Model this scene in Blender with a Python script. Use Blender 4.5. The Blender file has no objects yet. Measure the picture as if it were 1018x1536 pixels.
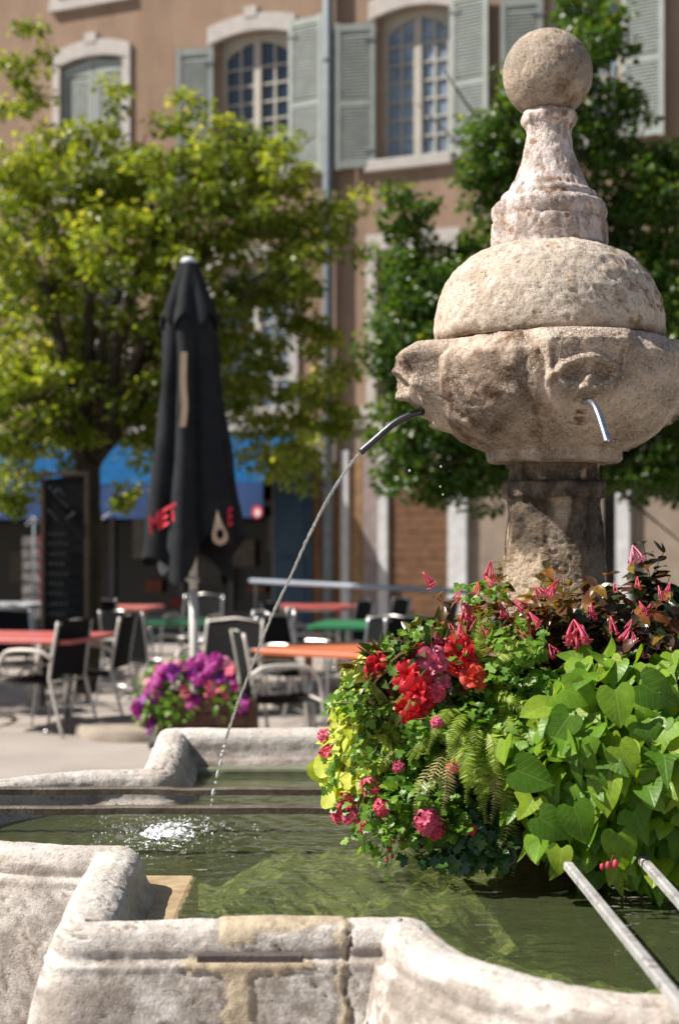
import bpy, bmesh, math, random
import numpy as np
from mathutils import Vector, Matrix, Quaternion

random.seed(7)
rng = np.random.default_rng(7)
scene = bpy.context.scene
COL = scene.collection
PI = math.pi
FPX, CX, HY, EYE = 2133.0, 509.0, 810.0, 1.5      # lens in photo pixels, image centre, horizon row, eye height


def W(px, py, d):
    """the point of the place seen at (px, py) of the photograph at distance d"""
    return np.array(((px - CX) / FPX * d, d, EYE - (py - HY) / FPX * d))


def PX(P):
    d = np.maximum(P[:, 1], 0.05)
    return P[:, 0] / d * FPX + CX, HY + (EYE - P[:, 2]) / d * FPX


# ------------------------------------------------------------------ noise
def _hash(ix, iy, iz, seed):
    h = (ix * 374761393 + iy * 668265263 + iz * 2147483647 + seed * 1274126177) & 0xFFFFFFFF
    h = ((h ^ (h >> 13)) * 1274126177) & 0xFFFFFFFF
    h = (h ^ (h >> 16)) & 0xFFFFFFFF
    return h.astype(np.float64) / 4294967295.0 * 2 - 1


def vnoise(P, scale, seed=0):
    Q = np.asarray(P, float) * scale
    I = np.floor(Q).astype(np.int64)
    f = Q - I
    f = f * f * f * (f * (f * 6 - 15) + 10)
    r = 0
    for dx in (0, 1):
        wx = f[:, 0] if dx else 1 - f[:, 0]
        for dy in (0, 1):
            wy = f[:, 1] if dy else 1 - f[:, 1]
            for dz in (0, 1):
                wz = f[:, 2] if dz else 1 - f[:, 2]
                r = r + wx * wy * wz * _hash(I[:, 0] + dx, I[:, 1] + dy, I[:, 2] + dz, seed)
    return r


def fbm(P, scale, octs=4, seed=0, gain=0.5):
    r, a, s = 0, 1.0, scale
    for o in range(octs):
        r = r + a * vnoise(P, s, seed + o * 17)
        a *= gain
        s *= 2.03
    return r


def sstep(a, b, x):
    t = np.clip((x - a) / (b - a), 0, 1)
    return t * t * (3 - 2 * t)


def in_poly(x, y, poly):
    res = np.zeros(len(x), bool)
    n = len(poly)
    for i in range(n):
        x1, y1 = poly[i]
        x2, y2 = poly[(i + 1) % n]
        c = ((y1 > y) != (y2 > y)) & (x < (x2 - x1) * (y - y1) / (y2 - y1 + 1e-9) + x1)
        res ^= c
    return res


# ------------------------------------------------------------------ scene objects
def tag(o, label=None, cat=None, group=None, kind=None):
    if label: o['label'] = label
    if cat: o['category'] = cat
    if group: o['group'] = group
    if kind: o['kind'] = kind
    return o


def empty(name, loc=(0, 0, 0), rz=0.0, label=None, cat=None, group=None):
    o = bpy.data.objects.new(name, None)
    o.empty_display_size = 0.1
    COL.objects.link(o)
    o.location = loc
    o.rotation_euler = (0, 0, rz)
    return tag(o, label, cat, group)


def link(name, me, mat, parent=None):
    o = bpy.data.objects.new(name, me)
    COL.objects.link(o)
    if mat is not None:
        for m in (mat if isinstance(mat, (list, tuple)) else [mat]):
            me.materials.append(m)
    if parent is not None:
        o.parent = parent
    return o


def npmesh(name, V, F, smooth=True, var=None, uv=None, mask=None, midx=None):
    """V (n,3), F (m,k) array or list of index lists"""
    me = bpy.data.meshes.new(name)
    V = np.asarray(V, np.float32)
    if isinstance(F, np.ndarray):
        k = F.shape[1]
        tot = np.full(len(F), k, np.int32)
        flat = F.astype(np.int32).ravel()
    else:
        tot = np.array([len(f) for f in F], np.int32)
        flat = np.array([i for f in F for i in f], np.int32)
    me.vertices.add(len(V))
    me.vertices.foreach_set('co', V.ravel())
    me.loops.add(len(flat))
    me.loops.foreach_set('vertex_index', flat)
    me.polygons.add(len(tot))
    st = np.concatenate(([0], np.cumsum(tot)[:-1])).astype(np.int32)
    me.polygons.foreach_set('loop_start', st)
    me.polygons.foreach_set('loop_total', tot)
    me.polygons.foreach_set('use_smooth', np.full(len(tot), smooth, bool))
    if midx is not None:
        me.polygons.foreach_set('material_index', np.asarray(midx, np.int32))
    if var is not None:
        a = me.attributes.new('var', 'FLOAT', 'POINT')
        a.data.foreach_set('value', np.asarray(var, np.float32))
    if mask is not None:
        a = me.attributes.new('mask', 'FLOAT_VECTOR', 'POINT')
        a.data.foreach_set('vector', np.asarray(mask, np.float32).ravel())
    if uv is not None:
        l = me.uv_layers.new(name='UVMap')
        l.data.foreach_set('uv', np.asarray(uv, np.float32)[flat].ravel())
    me.update(calc_edges=True)
    me.validate()
    return me


class MB:
    """collects shapes, then links them as one mesh object"""
    def __init__(s):
        s.V, s.F, s.n, s.S = [], [], 0, []

    def add(s, V, F, smooth=False):
        V = np.asarray(V, float)
        s.V.append(V)
        s.F += [[int(i) + s.n for i in f] for f in F]
        s.S += [smooth] * len(F)
        s.n += len(V)
        return s

    def box(s, c, size, rz=0.0, M=None, bev=0.0):
        x, y, z = np.array(size) / 2
        b = min(bev, x * .9, y * .9, z * .9)
        if b <= 0:
            V = np.array([(i * x, j * y, k * z) for k in (-1, 1) for j in (-1, 1) for i in (-1, 1)])
            F = [(0, 2, 3, 1), (4, 5, 7, 6), (0, 1, 5, 4), (2, 6, 7, 3), (0, 4, 6, 2), (1, 3, 7, 5)]
        else:
            bm = bmesh.new()
            bmesh.ops.create_cube(bm, size=2)
            for v in bm.verts:
                v.co = Vector((v.co.x * x, v.co.y * y, v.co.z * z))
            bmesh.ops.bevel(bm, geom=bm.edges[:], offset=b, segments=2, affect='EDGES', profile=0.5)
            bm.verts.index_update()
            V = np.array([v.co[:] for v in bm.verts])
            F = [[v.index for v in f.verts] for f in bm.faces]
            bm.free()
        if M is not None:
            V = V @ np.array(M).T
        if rz:
            c_, s_ = math.cos(rz), math.sin(rz)
            V = V @ np.array(((c_, s_, 0), (-s_, c_, 0), (0, 0, 1)))
        return s.add(V + np.array(c), F)

    def tube(s, pts, r, n=10, cap=True, closed=False):
        V, F = tube_arrays(pts, r, n, cap)
        return s.add(V, F, True)

    def prism(s, poly, axis_o, eu, ev, ew, depth):
        """outline in the (eu,ev) plane, thickness along ew"""
        poly = np.array(poly, float)
        o, eu, ev, ew = map(lambda a: np.array(a, float), (axis_o, eu, ev, ew))
        A = o + poly[:, :1] * eu + poly[:, 1:] * ev
        V = np.concatenate((A, A + ew * depth))
        n = len(poly)
        F = [list(range(n)), list(range(2 * n - 1, n - 1, -1))] + [(i, i + n, (i + 1) % n + n, (i + 1) % n) for i in range(n)]
        return s.add(V, F)

    def build(s, name, mat, parent=None):
        me = npmesh(name, np.concatenate(s.V), s.F, False)
        me.polygons.foreach_set('use_smooth', np.array(s.S, bool))
        bm = bmesh.new()
        bm.from_mesh(me)
        bmesh.ops.recalc_face_normals(bm, faces=bm.faces[:])
        bm.to_mesh(me)
        bm.free()
        return link(name, me, mat, parent)


def tube_arrays(pts, r, n=10, cap=True):
    pts = np.array(pts, float)
    m = len(pts)
    r = np.broadcast_to(np.asarray(r, float), (m,))
    T = np.gradient(pts, axis=0)
    T /= np.linalg.norm(T, axis=1)[:, None] + 1e-12
    up = np.array((0, 0, 1.0)) if abs(T[0][2]) < .9 else np.array((1.0, 0, 0))
    x = np.cross(up, T[0]); x /= np.linalg.norm(x)
    a = np.arange(n) / n * 2 * PI
    V = []
    for i in range(m):
        x = x - T[i] * x.dot(T[i]); x /= np.linalg.norm(x) + 1e-12
        y = np.cross(T[i], x)
        V.append(pts[i] + r[i] * (np.cos(a)[:, None] * x + np.sin(a)[:, None] * y))
    V = np.concatenate(V)
    F = [(i * n + j, i * n + (j + 1) % n, (i + 1) * n + (j + 1) % n, (i + 1) * n + j) for i in range(m - 1) for j in range(n)]
    if cap:
        F = F + [list(range(n - 1, -1, -1)), list(range((m - 1) * n, m * n))]
    return V, F


def smooth_path(pts, k=8):
    """Catmull-Rom through pts"""
    P = np.array(pts, float)
    P = np.concatenate((P[:1] * 2 - P[1:2], P, P[-1:] * 2 - P[-2:-1]))
    out = []
    for i in range(1, len(P) - 2):
        for t in np.linspace(0, 1, k, endpoint=False):
            a, b, c, d = P[i - 1], P[i], P[i + 1], P[i + 2]
            out.append(.5 * (2 * b + (c - a) * t + (2 * a - 5 * b + 4 * c - d) * t * t + (3 * b - a - 3 * c + d) * t ** 3))
    out.append(P[-2])
    return np.array(out)


def copy_tree(o, parent=None):
    c = o.copy()
    COL.objects.link(c)
    if parent is not None:
        c.parent = parent
        c.matrix_parent_inverse = o.matrix_parent_inverse
    for ch in list(o.children):
        copy_tree(ch, c)
    return c


# ------------------------------------------------------------------ materials
class NT:
    def __init__(s, name):
        s.m = bpy.data.materials.new(name)
        s.m.use_nodes = True
        s.t = s.m.node_tree
        s.b = s.t.nodes['Principled BSDF']
        s.out = s.t.nodes['Material Output']

    def n(s, typ, props=None, **ins):
        nd = s.t.nodes.new(typ)
        for k, v in (props or {}).items():
            setattr(nd, k, v)
        for k, v in ins.items():
            s.set(nd, k, v)
        return nd

    def set(s, nd, k, v):
        if isinstance(k, str) and k.startswith('i') and k[1:].isdigit():
            k = int(k[1:])
        elif isinstance(k, str):
            k = k.replace('_', ' ')
        sock = nd.inputs[k]
        if isinstance(v, bpy.types.NodeSocket):
            s.t.links.new(v, sock)
        elif isinstance(v, (tuple, list)) and len(v) == 3 and sock.type == 'RGBA':
            sock.default_value = (*v, 1)
        else:
            sock.default_value = v

    def math(s, op, a, b=0.0, clamp=False):
        nd = s.n('ShaderNodeMath', {'operation': op, 'use_clamp': clamp})
        s.set(nd, 'i0', a)
        s.set(nd, 'i1', b)
        return nd.outputs[0]

    def mix(s, f, a, b, mode='MIX'):
        nd = s.n('ShaderNodeMix', {'data_type': 'RGBA', 'blend_type': mode})
        s.set(nd, 'i0', f)
        s.set(nd, 'i6', a)
        s.set(nd, 'i7', b)
        return nd.outputs[2]

    def ramp(s, f, stops):
        nd = s.n('ShaderNodeValToRGB')
        cr = nd.color_ramp
        while len(cr.elements) < len(stops):
            cr.elements.new(0.5)
        for e, (p, c) in zip(cr.elements, stops):
            e.position = p
            e.color = (c, c, c, 1) if not isinstance(c, (tuple, list)) else (*c, 1)
        s.set(nd, 'i0', f)
        return nd.outputs[0]

    def coord(s, which='Object', scale=(1, 1, 1)):
        tc = s.n('ShaderNodeTexCoord').outputs[which]
        if scale == (1, 1, 1):
            return tc
        mp = s.n('ShaderNodeMapping')
        s.set(mp, 'Vector', tc)
        mp.inputs['Scale'].default_value = scale
        return mp.outputs[0]

    def noise(s, v, scale, detail=5, rough=.55, dist=0.0):
        nd = s.n('ShaderNodeTexNoise')
        s.set(nd, 'Vector', v)
        s.set(nd, 'Scale', scale); s.set(nd, 'Detail', detail); s.set(nd, 'Roughness', rough); s.set(nd, 'Distortion', dist)
        return nd.outputs[0]

    def voro(s, v, scale, feature='DISTANCE_TO_EDGE'):
        nd = s.n('ShaderNodeTexVoronoi', {'feature': feature})
        s.set(nd, 'Vector', v); s.set(nd, 'Scale', scale)
        return nd.outputs[0]

    def bump(s, h, strength=.5, dist=.01, normal=None):
        nd = s.n('ShaderNodeBump')
        s.set(nd, 'Height', h); s.set(nd, 'Strength', strength); s.set(nd, 'Distance', dist)
        if normal is not None:
            s.set(nd, 'Normal', normal)
        s.set(s.b, 'Normal', nd.outputs[0])
        return nd.outputs[0]

    def attr(s, name):
        return s.n('ShaderNodeAttribute', {'attribute_name': name})


def simple(name, col, rough=.6, metal=0.0, var=.15, scale=12, bump=0.0, bscale=80, spec=.5):
    t = NT(name)
    c = t.coord()
    n = t.noise(c, scale, 6)
    k = t.ramp(n, [(.3, 1 - var), (.7, 1 + var)])
    t.set(t.b, 'Base Color', t.mix(1.0, col, k, 'MULTIPLY'))
    t.set(t.b, 'Roughness', rough)
    t.set(t.b, 'Metallic', metal)
    t.set(t.b, 'Specular IOR Level', spec)
    if bump:
        t.bump(t.noise(c, bscale, 4), bump, .004)
    return t.m


def stone(name, c1, c2, vein=(.10, .07, .05), cell=45, crack=.6, bump=.7, lichen=.0, stain=(.16, .10, .06), mortar=(.52, .39, .23), streak=None):
    t = NT(name)
    co = t.coord()
    warp = t.n('ShaderNodeTexNoise', Vector=co, Scale=30.0, Detail=3.0)
    wv = t.n('ShaderNodeVectorMath', {'operation': 'SCALE'})
    t.set(wv, 'i0', warp.outputs['Color'])
    wv.inputs['Scale'].default_value = .012
    cw = t.n('ShaderNodeVectorMath', {'operation': 'ADD'}, i0=co, i1=wv.outputs[0]).outputs[0]
    big = t.noise(co, 5, 8, .6)
    col = t.mix(t.ramp(big, [(.35, 0.0), (.65, 1.0)]), c1, c2)
    fine = t.noise(co, 70, 6, .65)
    col = t.mix(1.0, col, t.ramp(fine, [(.25, .72), (.5, 1.0), (.75, 1.18)]), 'MULTIPLY')
    # pits and hairline cracks of weathered limestone
    e = t.voro(cw, cell)
    e2 = t.voro(cw, cell * 2.7)
    gate = t.ramp(t.noise(co, 9, 4), [(.38, 0.0), (.62, 1.0)])
    ck = t.math('MULTIPLY', t.ramp(e, [(0.0, 1.0), (.05, .35), (.12, 0.0)]), gate)
    ck2 = t.math('MULTIPLY', t.ramp(e2, [(0.0, .6), (.07, 0.0)]), gate)
    ckk = t.math('MAXIMUM', ck, ck2)
    col = t.mix(t.math('MULTIPLY', ckk, crack), col, vein)
    pit = t.ramp(t.noise(co, 150, 3, .5), [(.62, 0.0), (.72, 1.0)])
    col = t.mix(t.math('MULTIPLY', pit, .5), col, vein)
    at = t.attr('mask')
    sx = t.n('ShaderNodeSeparateXYZ', Vector=at.outputs['Vector'])
    mort, st, lich = sx.outputs[0], sx.outputs[1], sx.outputs[2]
    if lichen:
        lb = t.ramp(t.noise(co, 16, 3), [(.52 - .1 * lichen, 0.0), (.72 - .1 * lichen, 1.0)])
        ls = t.ramp(t.voro(cw, 38, 'F1'), [(.18, 1.0), (.34, 0.0)])
        lk = t.math('MULTIPLY', t.math('MULTIPLY', lb, ls), min(1, lichen * 1.3))
        col = t.mix(lk, col, (.26, .14, .045))
    lk2 = t.math('MULTIPLY', lich, t.ramp(t.noise(co, 60, 4), [(.4, .2), (.6, 1.0)]))
    col = t.mix(lk2, col, (.22, .105, .032))
    sk = t.math('MULTIPLY', st, t.ramp(t.noise(co, 22, 5), [(.25, .55), (.6, 1.0)]))
    col = t.mix(sk, col, stain, 'MIX')
    mc = t.mix(1.0, mortar, t.ramp(t.noise(co, 40, 6), [(.3, .75), (.7, 1.15)]), 'MULTIPLY')
    col = t.mix(mort, col, mc)
    t.set(t.b, 'Base Color', col)
    t.set(t.b, 'Roughness', .82)
    t.set(t.b, 'Specular IOR Level', .25)
    h = t.math('ADD', t.math('MULTIPLY', fine, .9), t.math('MULTIPLY', ckk, -1.2 * crack))
    h = t.math('ADD', h, t.math('MULTIPLY', pit, -.5))
    h = t.math('ADD', h, t.math('MULTIPLY', t.noise(co, 24, 4), .8))
    h = t.math('ADD', h, t.math('MULTIPLY', t.noise(co, 260, 2), .25))
    t.bump(h, bump, .008)
    return t.m


def leafmat(name, cols, rough=.42, trans=.35, tcol=None, vein=0.0, spec=.45, patch=None):
    """cols: ramp over the per-leaf random number"""
    t = NT(name)
    v = t.attr('var').outputs['Fac']
    n = len(cols)
    col = t.ramp(v, [(i / max(1, n - 1), c) for i, c in enumerate(cols)])
    co = t.coord()
    col = t.mix(1.0, col, t.ramp(t.noise(co, 45, 4), [(.3, .8), (.7, 1.18)]), 'MULTIPLY')
    if vein:
        uv = t.n('ShaderNodeSeparateXYZ', Vector=t.n('ShaderNodeTexCoord').outputs['UV'])
        ax = t.math('ABSOLUTE', uv.outputs[0])
        mid = t.ramp(ax, [(0.0, 1.0), (.035, 0.0)])
        ph = t.math('SUBTRACT', t.math('MULTIPLY', uv.outputs[1], 5.5), t.math('MULTIPLY', ax, 4.0))
        fr = t.math('ABSOLUTE', t.math('SUBTRACT', t.math('FRACT', ph), .5))
        sv = t.ramp(fr, [(0.0, .8), (.09, 0.0)])
        k = t.math('MAXIMUM', mid, sv)
        col = t.mix(t.math('MULTIPLY', k, vein), col, t.mix(.5, col, (.55, .65, .25)))
        t.bump(t.math('SUBTRACT', t.noise(co, 90, 3), k), .35, .002)
    t.set(t.b, 'Base Color', col)
    t.set(t.b, 'Roughness', rough)
    t.set(t.b, 'Specular IOR Level', spec)
    tr = t.n('ShaderNodeBsdfTranslucent')
    t.set(tr, 'Color', t.mix(1.0, col, tcol or (1.5, 1.35, .5), 'MULTIPLY'))
    mx = t.n('ShaderNodeMixShader')
    t.set(mx, 'i0', trans)
    t.t.links.new(t.b.outputs[0], mx.inputs[1])
    t.t.links.new(tr.outputs[0], mx.inputs[2])
    t.t.links.new(mx.outputs[0], t.out.inputs['Surface'])
    return t.m


# ------------------------------------------------------------------ leaves
def leaf_template(half, spine=None, cup=.15, droop=.15, mid=True, fold=0.0):
    """half: right half outline [(x,y)...] from base to tip, unit length; returns verts, faces, uv"""
    half = np.array(half, float)
    n = len(half)
    if spine is None:
        y0, y1 = max(0, half[0, 1]), half[-1, 1]
        sy = np.linspace(0, y1, n)
    else:
        sy = np.array(spine, float)
    cols = []
    for sgn, fr in ((-1, 1), (-1, .5), (0, 0), (1, .5), (1, 1)):
        x = sgn * fr * half[:, 0]
        y = sy + (half[:, 1] - sy) * fr
        z = cup * (fr * half[:, 0]) ** 2 / .25 * (1 if not fold else 0) + fold * abs(fr * half[:, 0]) - droop * y * y
        cols.append(np.stack((x, y, z), 1))
    V = np.concatenate(cols)
    F = []
    for c in range(4):
        for i in range(n - 1):
            F.append((c * n + i, (c + 1) * n + i, (c + 1) * n + i + 1, c * n + i + 1))
    return V, np.array(F), V[:, :2].copy()


def norm(a):
    return a / (np.linalg.norm(a, axis=-1, keepdims=True) + 1e-12)


def scatter(tpl, pos, tip, nrm, scale, var=None, jit=0.0):
    """many copies of a leaf template as arrays; tip = leaf direction, nrm = upper side"""
    V, F, UV = tpl
    m, k = len(pos), len(V)
    y = norm(np.asarray(tip, float))
    z = np.asarray(nrm, float)
    z = norm(z - y * (z * y).sum(1, keepdims=True))
    x = np.cross(y, z)
    s = np.broadcast_to(np.asarray(scale, float), (m,))
    R = np.stack((x, y, z), 1)                      # rows
    Vt = np.broadcast_to(V, (m, k, 3)).copy()
    if jit:
        Vt[:, :, 2] += jit * rng.normal(size=(m, 1)) * (V[None, :, 1] ** 2) + jit * rng.normal(size=(m, 1)) * V[None, :, 0]
    P = np.einsum('mki,mij->mkj', Vt, R) * s[:, None, None] + np.asarray(pos)[:, None, :]
    FF = (F[None] + (np.arange(m) * k)[:, None, None]).reshape(-1, F.shape[1])
    vv = np.repeat(rng.random(m) if var is None else var, k)
    return P.reshape(-1, 3), FF, vv, np.tile(UV, (m, 1))


def join(parts):
    V, F, A, U, n = [], [], [], [], 0
    for v, f, a, u in parts:
        V.append(v); F.append(f + n); A.append(a); U.append(u); n += len(v)
    return np.concatenate(V), np.concatenate(F), np.concatenate(A), np.concatenate(U)


def leaf_obj(name, parts, mat, parent):
    V, F, A, U = join(parts)
    loc = np.array(parent.location) if parent is not None else 0
    return link(name, npmesh(name, V - loc, F, True, var=A, uv=U), mat, parent)


def rand_dirs(m):
    return norm(rng.normal(size=(m, 3)))
# ------------------------------------------------------------------ camera, sun, sky
cam = bpy.data.cameras.new('camera')
camo = bpy.data.objects.new('camera', cam)
COL.objects.link(camo)
camo.location = (0, 0, EYE)
camo.rotation_euler = (PI / 2, 0, 0)
cam.sensor_fit = 'VERTICAL'
cam.sensor_height = 36.0
cam.lens = 50.0
cam.shift_y = 42 / 1536
cam.clip_start, cam.clip_end = .05, 400
cam.dof.use_dof = True
cam.dof.focus_distance = 3.42
cam.dof.aperture_fstop = 2.7
scene.camera = camo

SUN_EL, SUN_AZ = math.radians(47), math.radians(-96)      # from the left, very slightly from the camera's side
sdir = Vector((math.cos(SUN_EL) * math.sin(SUN_AZ), math.cos(SUN_EL) * math.cos(SUN_AZ), math.sin(SUN_EL)))
sun = bpy.data.lights.new('sun', 'SUN')
sun.energy, sun.angle, sun.color = 5.0, math.radians(.5), (1, .94, .85)
suno = bpy.data.objects.new('sun', sun)
COL.objects.link(suno)
suno.rotation_euler = sdir.to_track_quat('Z', 'Y').to_euler()
suno.location = (-20, -3, 30)
world = bpy.data.worlds.new('World')
scene.world = world
world.use_nodes = True
wt = world.node_tree
sky = wt.nodes.new('ShaderNodeTexSky')
sky.sky_type = 'NISHITA'
sky.sun_disc = False
sky.sun_elevation, sky.sun_rotation = SUN_EL, SUN_AZ % (2 * PI)
wt.links.new(sky.outputs[0], wt.nodes['Background'].inputs[0])
wt.nodes['Background'].inputs[1].default_value = .052
scene.view_settings.view_transform = 'Standard'
scene.view_settings.look = 'None'
scene.view_settings.gamma = 1
scene.view_settings.exposure = 0.68
scene.cycles.max_bounces = 8
scene.cycles.transparent_max_bounces = 16
scene.cycles.use_denoising = True


def wloc(o):
    v = np.zeros(3)
    while o is not None:
        v += np.array(o.location)
        o = o.parent
    return v


def wb(mb, name, mat, parent=None):
    """build a mesh given in world coordinates under an unrotated parent"""
    o = mb.build(name, mat, parent)
    if parent is not None:
        o.data.transform(Matrix.Translation(-Vector(wloc(parent))))
    return o


# ------------------------------------------------------------------ fountain
CX0, CY0 = .592, 3.93
AX, AY, RF, RL = 1.135, 1.21, .52, .57
YAW = .045
stone_basin = stone('weathered_limestone', (.66, .62, .575), (.47, .41, .36), cell=75, crack=.2, bump=.62, lichen=.0, stain=(.16, .12, .09), mortar=(.50, .41, .29))
stone_bowl = stone('bowl_limestone', (.70, .57, .47), (.56, .44, .35), cell=64, crack=.42, bump=1.1, lichen=.15, stain=(.10, .055, .03))
stone_dome = stone('dome_limestone', (.66, .57, .475), (.53, .445, .36), cell=95, crack=.12, bump=.9, lichen=.62)
stone_spire = stone('pale_limestone', (.70, .61, .57), (.56, .47, .43), vein=(.20, .10, .08), cell=46, crack=.40, bump=.7, lichen=.45)
stone_ball = stone('ball_limestone', (.50, .41, .33), (.40, .33, .26), cell=100, crack=.25, bump=1.0, lichen=.42)
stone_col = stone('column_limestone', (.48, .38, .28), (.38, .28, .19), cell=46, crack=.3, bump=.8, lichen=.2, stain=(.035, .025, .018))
iron = simple('rusted_iron', (.11, .085, .08), .7, .3, .4, 30, .6, 120)
steel = simple('dull_steel', (.085, .085, .095), .36, .8, .25, 40, .15, 150)

fountain = empty('stone_fountain', (CX0, CY0, 0), 0,
                 'old limestone fountain with ball finial, carved bowl and barbed quatrefoil basin', 'fountain')


def basin_path():
    P, S, sd = [], [], []
    sides = [((1, 0), AX, AY, RF), ((0, 1), AY, AX, RL), ((-1, 0), AX, AY, RF), ((0, -1), AY, AX, RL)]
    for k, (d, a, b, r) in enumerate(sides):
        d = np.array(d, float)
        nrm_ = np.array((d[1], -d[0]))
        fine = .006 if k in (0, 3) else .012
        def run(p0, p1):
            L = np.linalg.norm(p1 - p0)
            m = max(2, int(L / fine))
            return [p0 + (p1 - p0) * i / m for i in range(m)]
        o = nrm_ * b
        o0 = nrm_ * b
        seg = run(o0 - d * a, o - d * r)
        m = int(PI * r / fine)
        seg += [o - d * r * math.cos(PI * i / m) + nrm_ * r * math.sin(PI * i / m) for i in range(m)]
        seg += run(o + d * r, o0 + d * a)
        P += seg
        sd += [k] * len(seg)
    return np.array(P), np.array(sd)


PROF = [(-.135, .26), (-.135, .60), (-.13, .672), (-.112, .690), (-.092, .702), (-.082, .720), (-.078, .742), (-.066, .764), (-.044, .778), (-.01, .785), (.028, .784),
        (.052, .776), (.066, .760), (.072, .744), (.071, .734), (.068, .7275), (.071, .7235), (.083, .7225), (.0905, .719), (.0915, .712), (.089, .706), (.096, .69), (.112, .66), (.126, .62),
        (.134, .57), (.135, .50), (.12, .40), (.09, .30), (.08, .20), (.115, .17), (.115, -.02)]


PROF = [(o * (.80 if z > .68 else .76), z) for o, z in PROF]


def resample(prof, fn):
    out = []
    for a, b in zip(prof[:-1], prof[1:]):
        a, b = np.array(a), np.array(b)
        m = max(1, int(np.linalg.norm(b - a) / fn((a + b) / 2)))
        out += [a + (b - a) * i / m for i in range(m)]
    out.append(np.array(prof[-1]))
    return np.array(out)


PP, PSIDE = basin_path()
PP = PP @ np.array(((math.cos(YAW), math.sin(YAW)), (-math.sin(YAW), math.cos(YAW))))
nP = len(PP)
dn = norm(np.roll(PP, -1, 0) - PP)
dp = np.roll(dn, 1, 0)
n1 = np.stack((dn[:, 1], -dn[:, 0]), 1)
n0 = np.stack((dp[:, 1], -dp[:, 0]), 1)
MIT = (n0 + n1) / (1 + (n0 * n1).sum(1, keepdims=True)).clip(.35)
prof = resample(PROF, lambda c: .0045 if c[1] > .54 else .02)
nQ = len(prof)


def path_offset(o):
    return PP + MIT * o


V = np.zeros((nP, nQ, 3))
V[:, :, :2] = PP[:, None] + MIT[:, None] * prof[None, :, :1]
V[:, :, 2] = prof[None, :, 1]
for it in range(2):
    V = .5 * V + .25 * (np.roll(V, 1, 0) + np.roll(V, -1, 0))
for it in range(1):
    V[:, 1:-1] = .5 * V[:, 1:-1] + .25 * (V[:, :-2] + V[:, 2:])
# outward direction of every vertex
Tp = np.roll(V, -1, 0) - np.roll(V, 1, 0)
Tq = np.gradient(V, axis=1)
NRM = norm(np.cross(Tp, Tq)).reshape(-1, 3)
flat = V.reshape(-1, 3)
side = np.repeat(PSIDE, nQ)
if (NRM[:, 2] * (np.tile(prof[:, 1], nP) > .78)).sum() < 0:
    NRM = -NRM
low = fbm(flat, 4.0, 2, 3) * .0045 + fbm(flat, 30, 4, 5) * .0016
pits = -np.clip(fbm(flat, 60, 2, 9) - .55, 0, 1) * .006
# long cracks of the stone
cr_f = fbm(flat, 5.0, 5, 21, .55)
cr_g = fbm(flat, 3.0, 2, 33)
crack = (1 - sstep(.004, .026, np.abs(cr_f))) * sstep(-.12, .1, cr_g)
world_pts = flat + np.array((CX0, CY0, 0))
px, py = PX(world_pts)
outer = np.tile(prof[:, 0], nP)
zz = flat[:, 2]
wob = np.stack((fbm(flat, 30, 4, 41), fbm(flat, 30, 4, 47)), 1)
qx, qy = px + wob[:, 0] * 9, py + wob[:, 1] * 7
front = (flat[:, 1] < -AY + .3) & (side == 0)
mort = np.zeros(len(flat))
for poly in ([(328, 1350), (519, 1350), (520, 1385), (503, 1380), (470, 1392), (440, 1396), (398, 1404), (385, 1420), (345, 1424), (332, 1408)],
             [(272, 1440), (330, 1432), (472, 1434), (468, 1458), (386, 1462), (384, 1560), (336, 1560), (338, 1478), (300, 1460), (275, 1468)],
             [(502, 1378), (519, 1376), (523, 1560), (499, 1560), (507, 1440)]):
    mort = np.maximum(mort, (in_poly(qx, qy, poly) & front).astype(float))
MG = mort.reshape(nP, nQ)
for it in range(1):
    MG = (MG * 2 + np.roll(MG, 1, 0) + np.roll(MG, -1, 0)) / 4
mort = MG.ravel()
edge = ((mort > .05) & (mort < .95)).astype(float)
joint = np.zeros(len(flat))
for x0, wd in ((521, 3.0),):
    joint = np.maximum(joint, (1 - sstep(wd * .4, wd * 1.4, np.abs(qx - x0 - 3 * wob[:, 1]))) * front)
# the break across the return at the left corner and cracks in the left lobe
ret = (side == 3) & (flat[:, 0] < -AX + .3) & (flat[:, 1] < -.6) & (zz > .5)
yb = -.94 + .10 * fbm(flat, 9, 3, 55) + (flat[:, 0] + AX) * -.5
joint = np.maximum(joint, (1 - sstep(.004, .010, np.abs(flat[:, 1] - yb))) * ret)
lobe = (side == 3) & (zz > .6)
joint = np.maximum(joint, (1 - sstep(.0, .03, np.abs(fbm(flat, 6, 4, 71)))) * lobe * sstep(-.1, .1, fbm(flat, 2.5, 2, 72)) * .8)
disp = low * (1 - .4 * mort) + pits - crack * .006 - joint * .008 - edge * .0025 + mort * .002
disp *= sstep(.0, .12, zz + .05)
flat2 = flat + NRM * disp[:, None]
flat2[:, 2] += .042 * sstep(.75, 1.2, flat[:, 1]) * sstep(.5, .72, zz)
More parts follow.
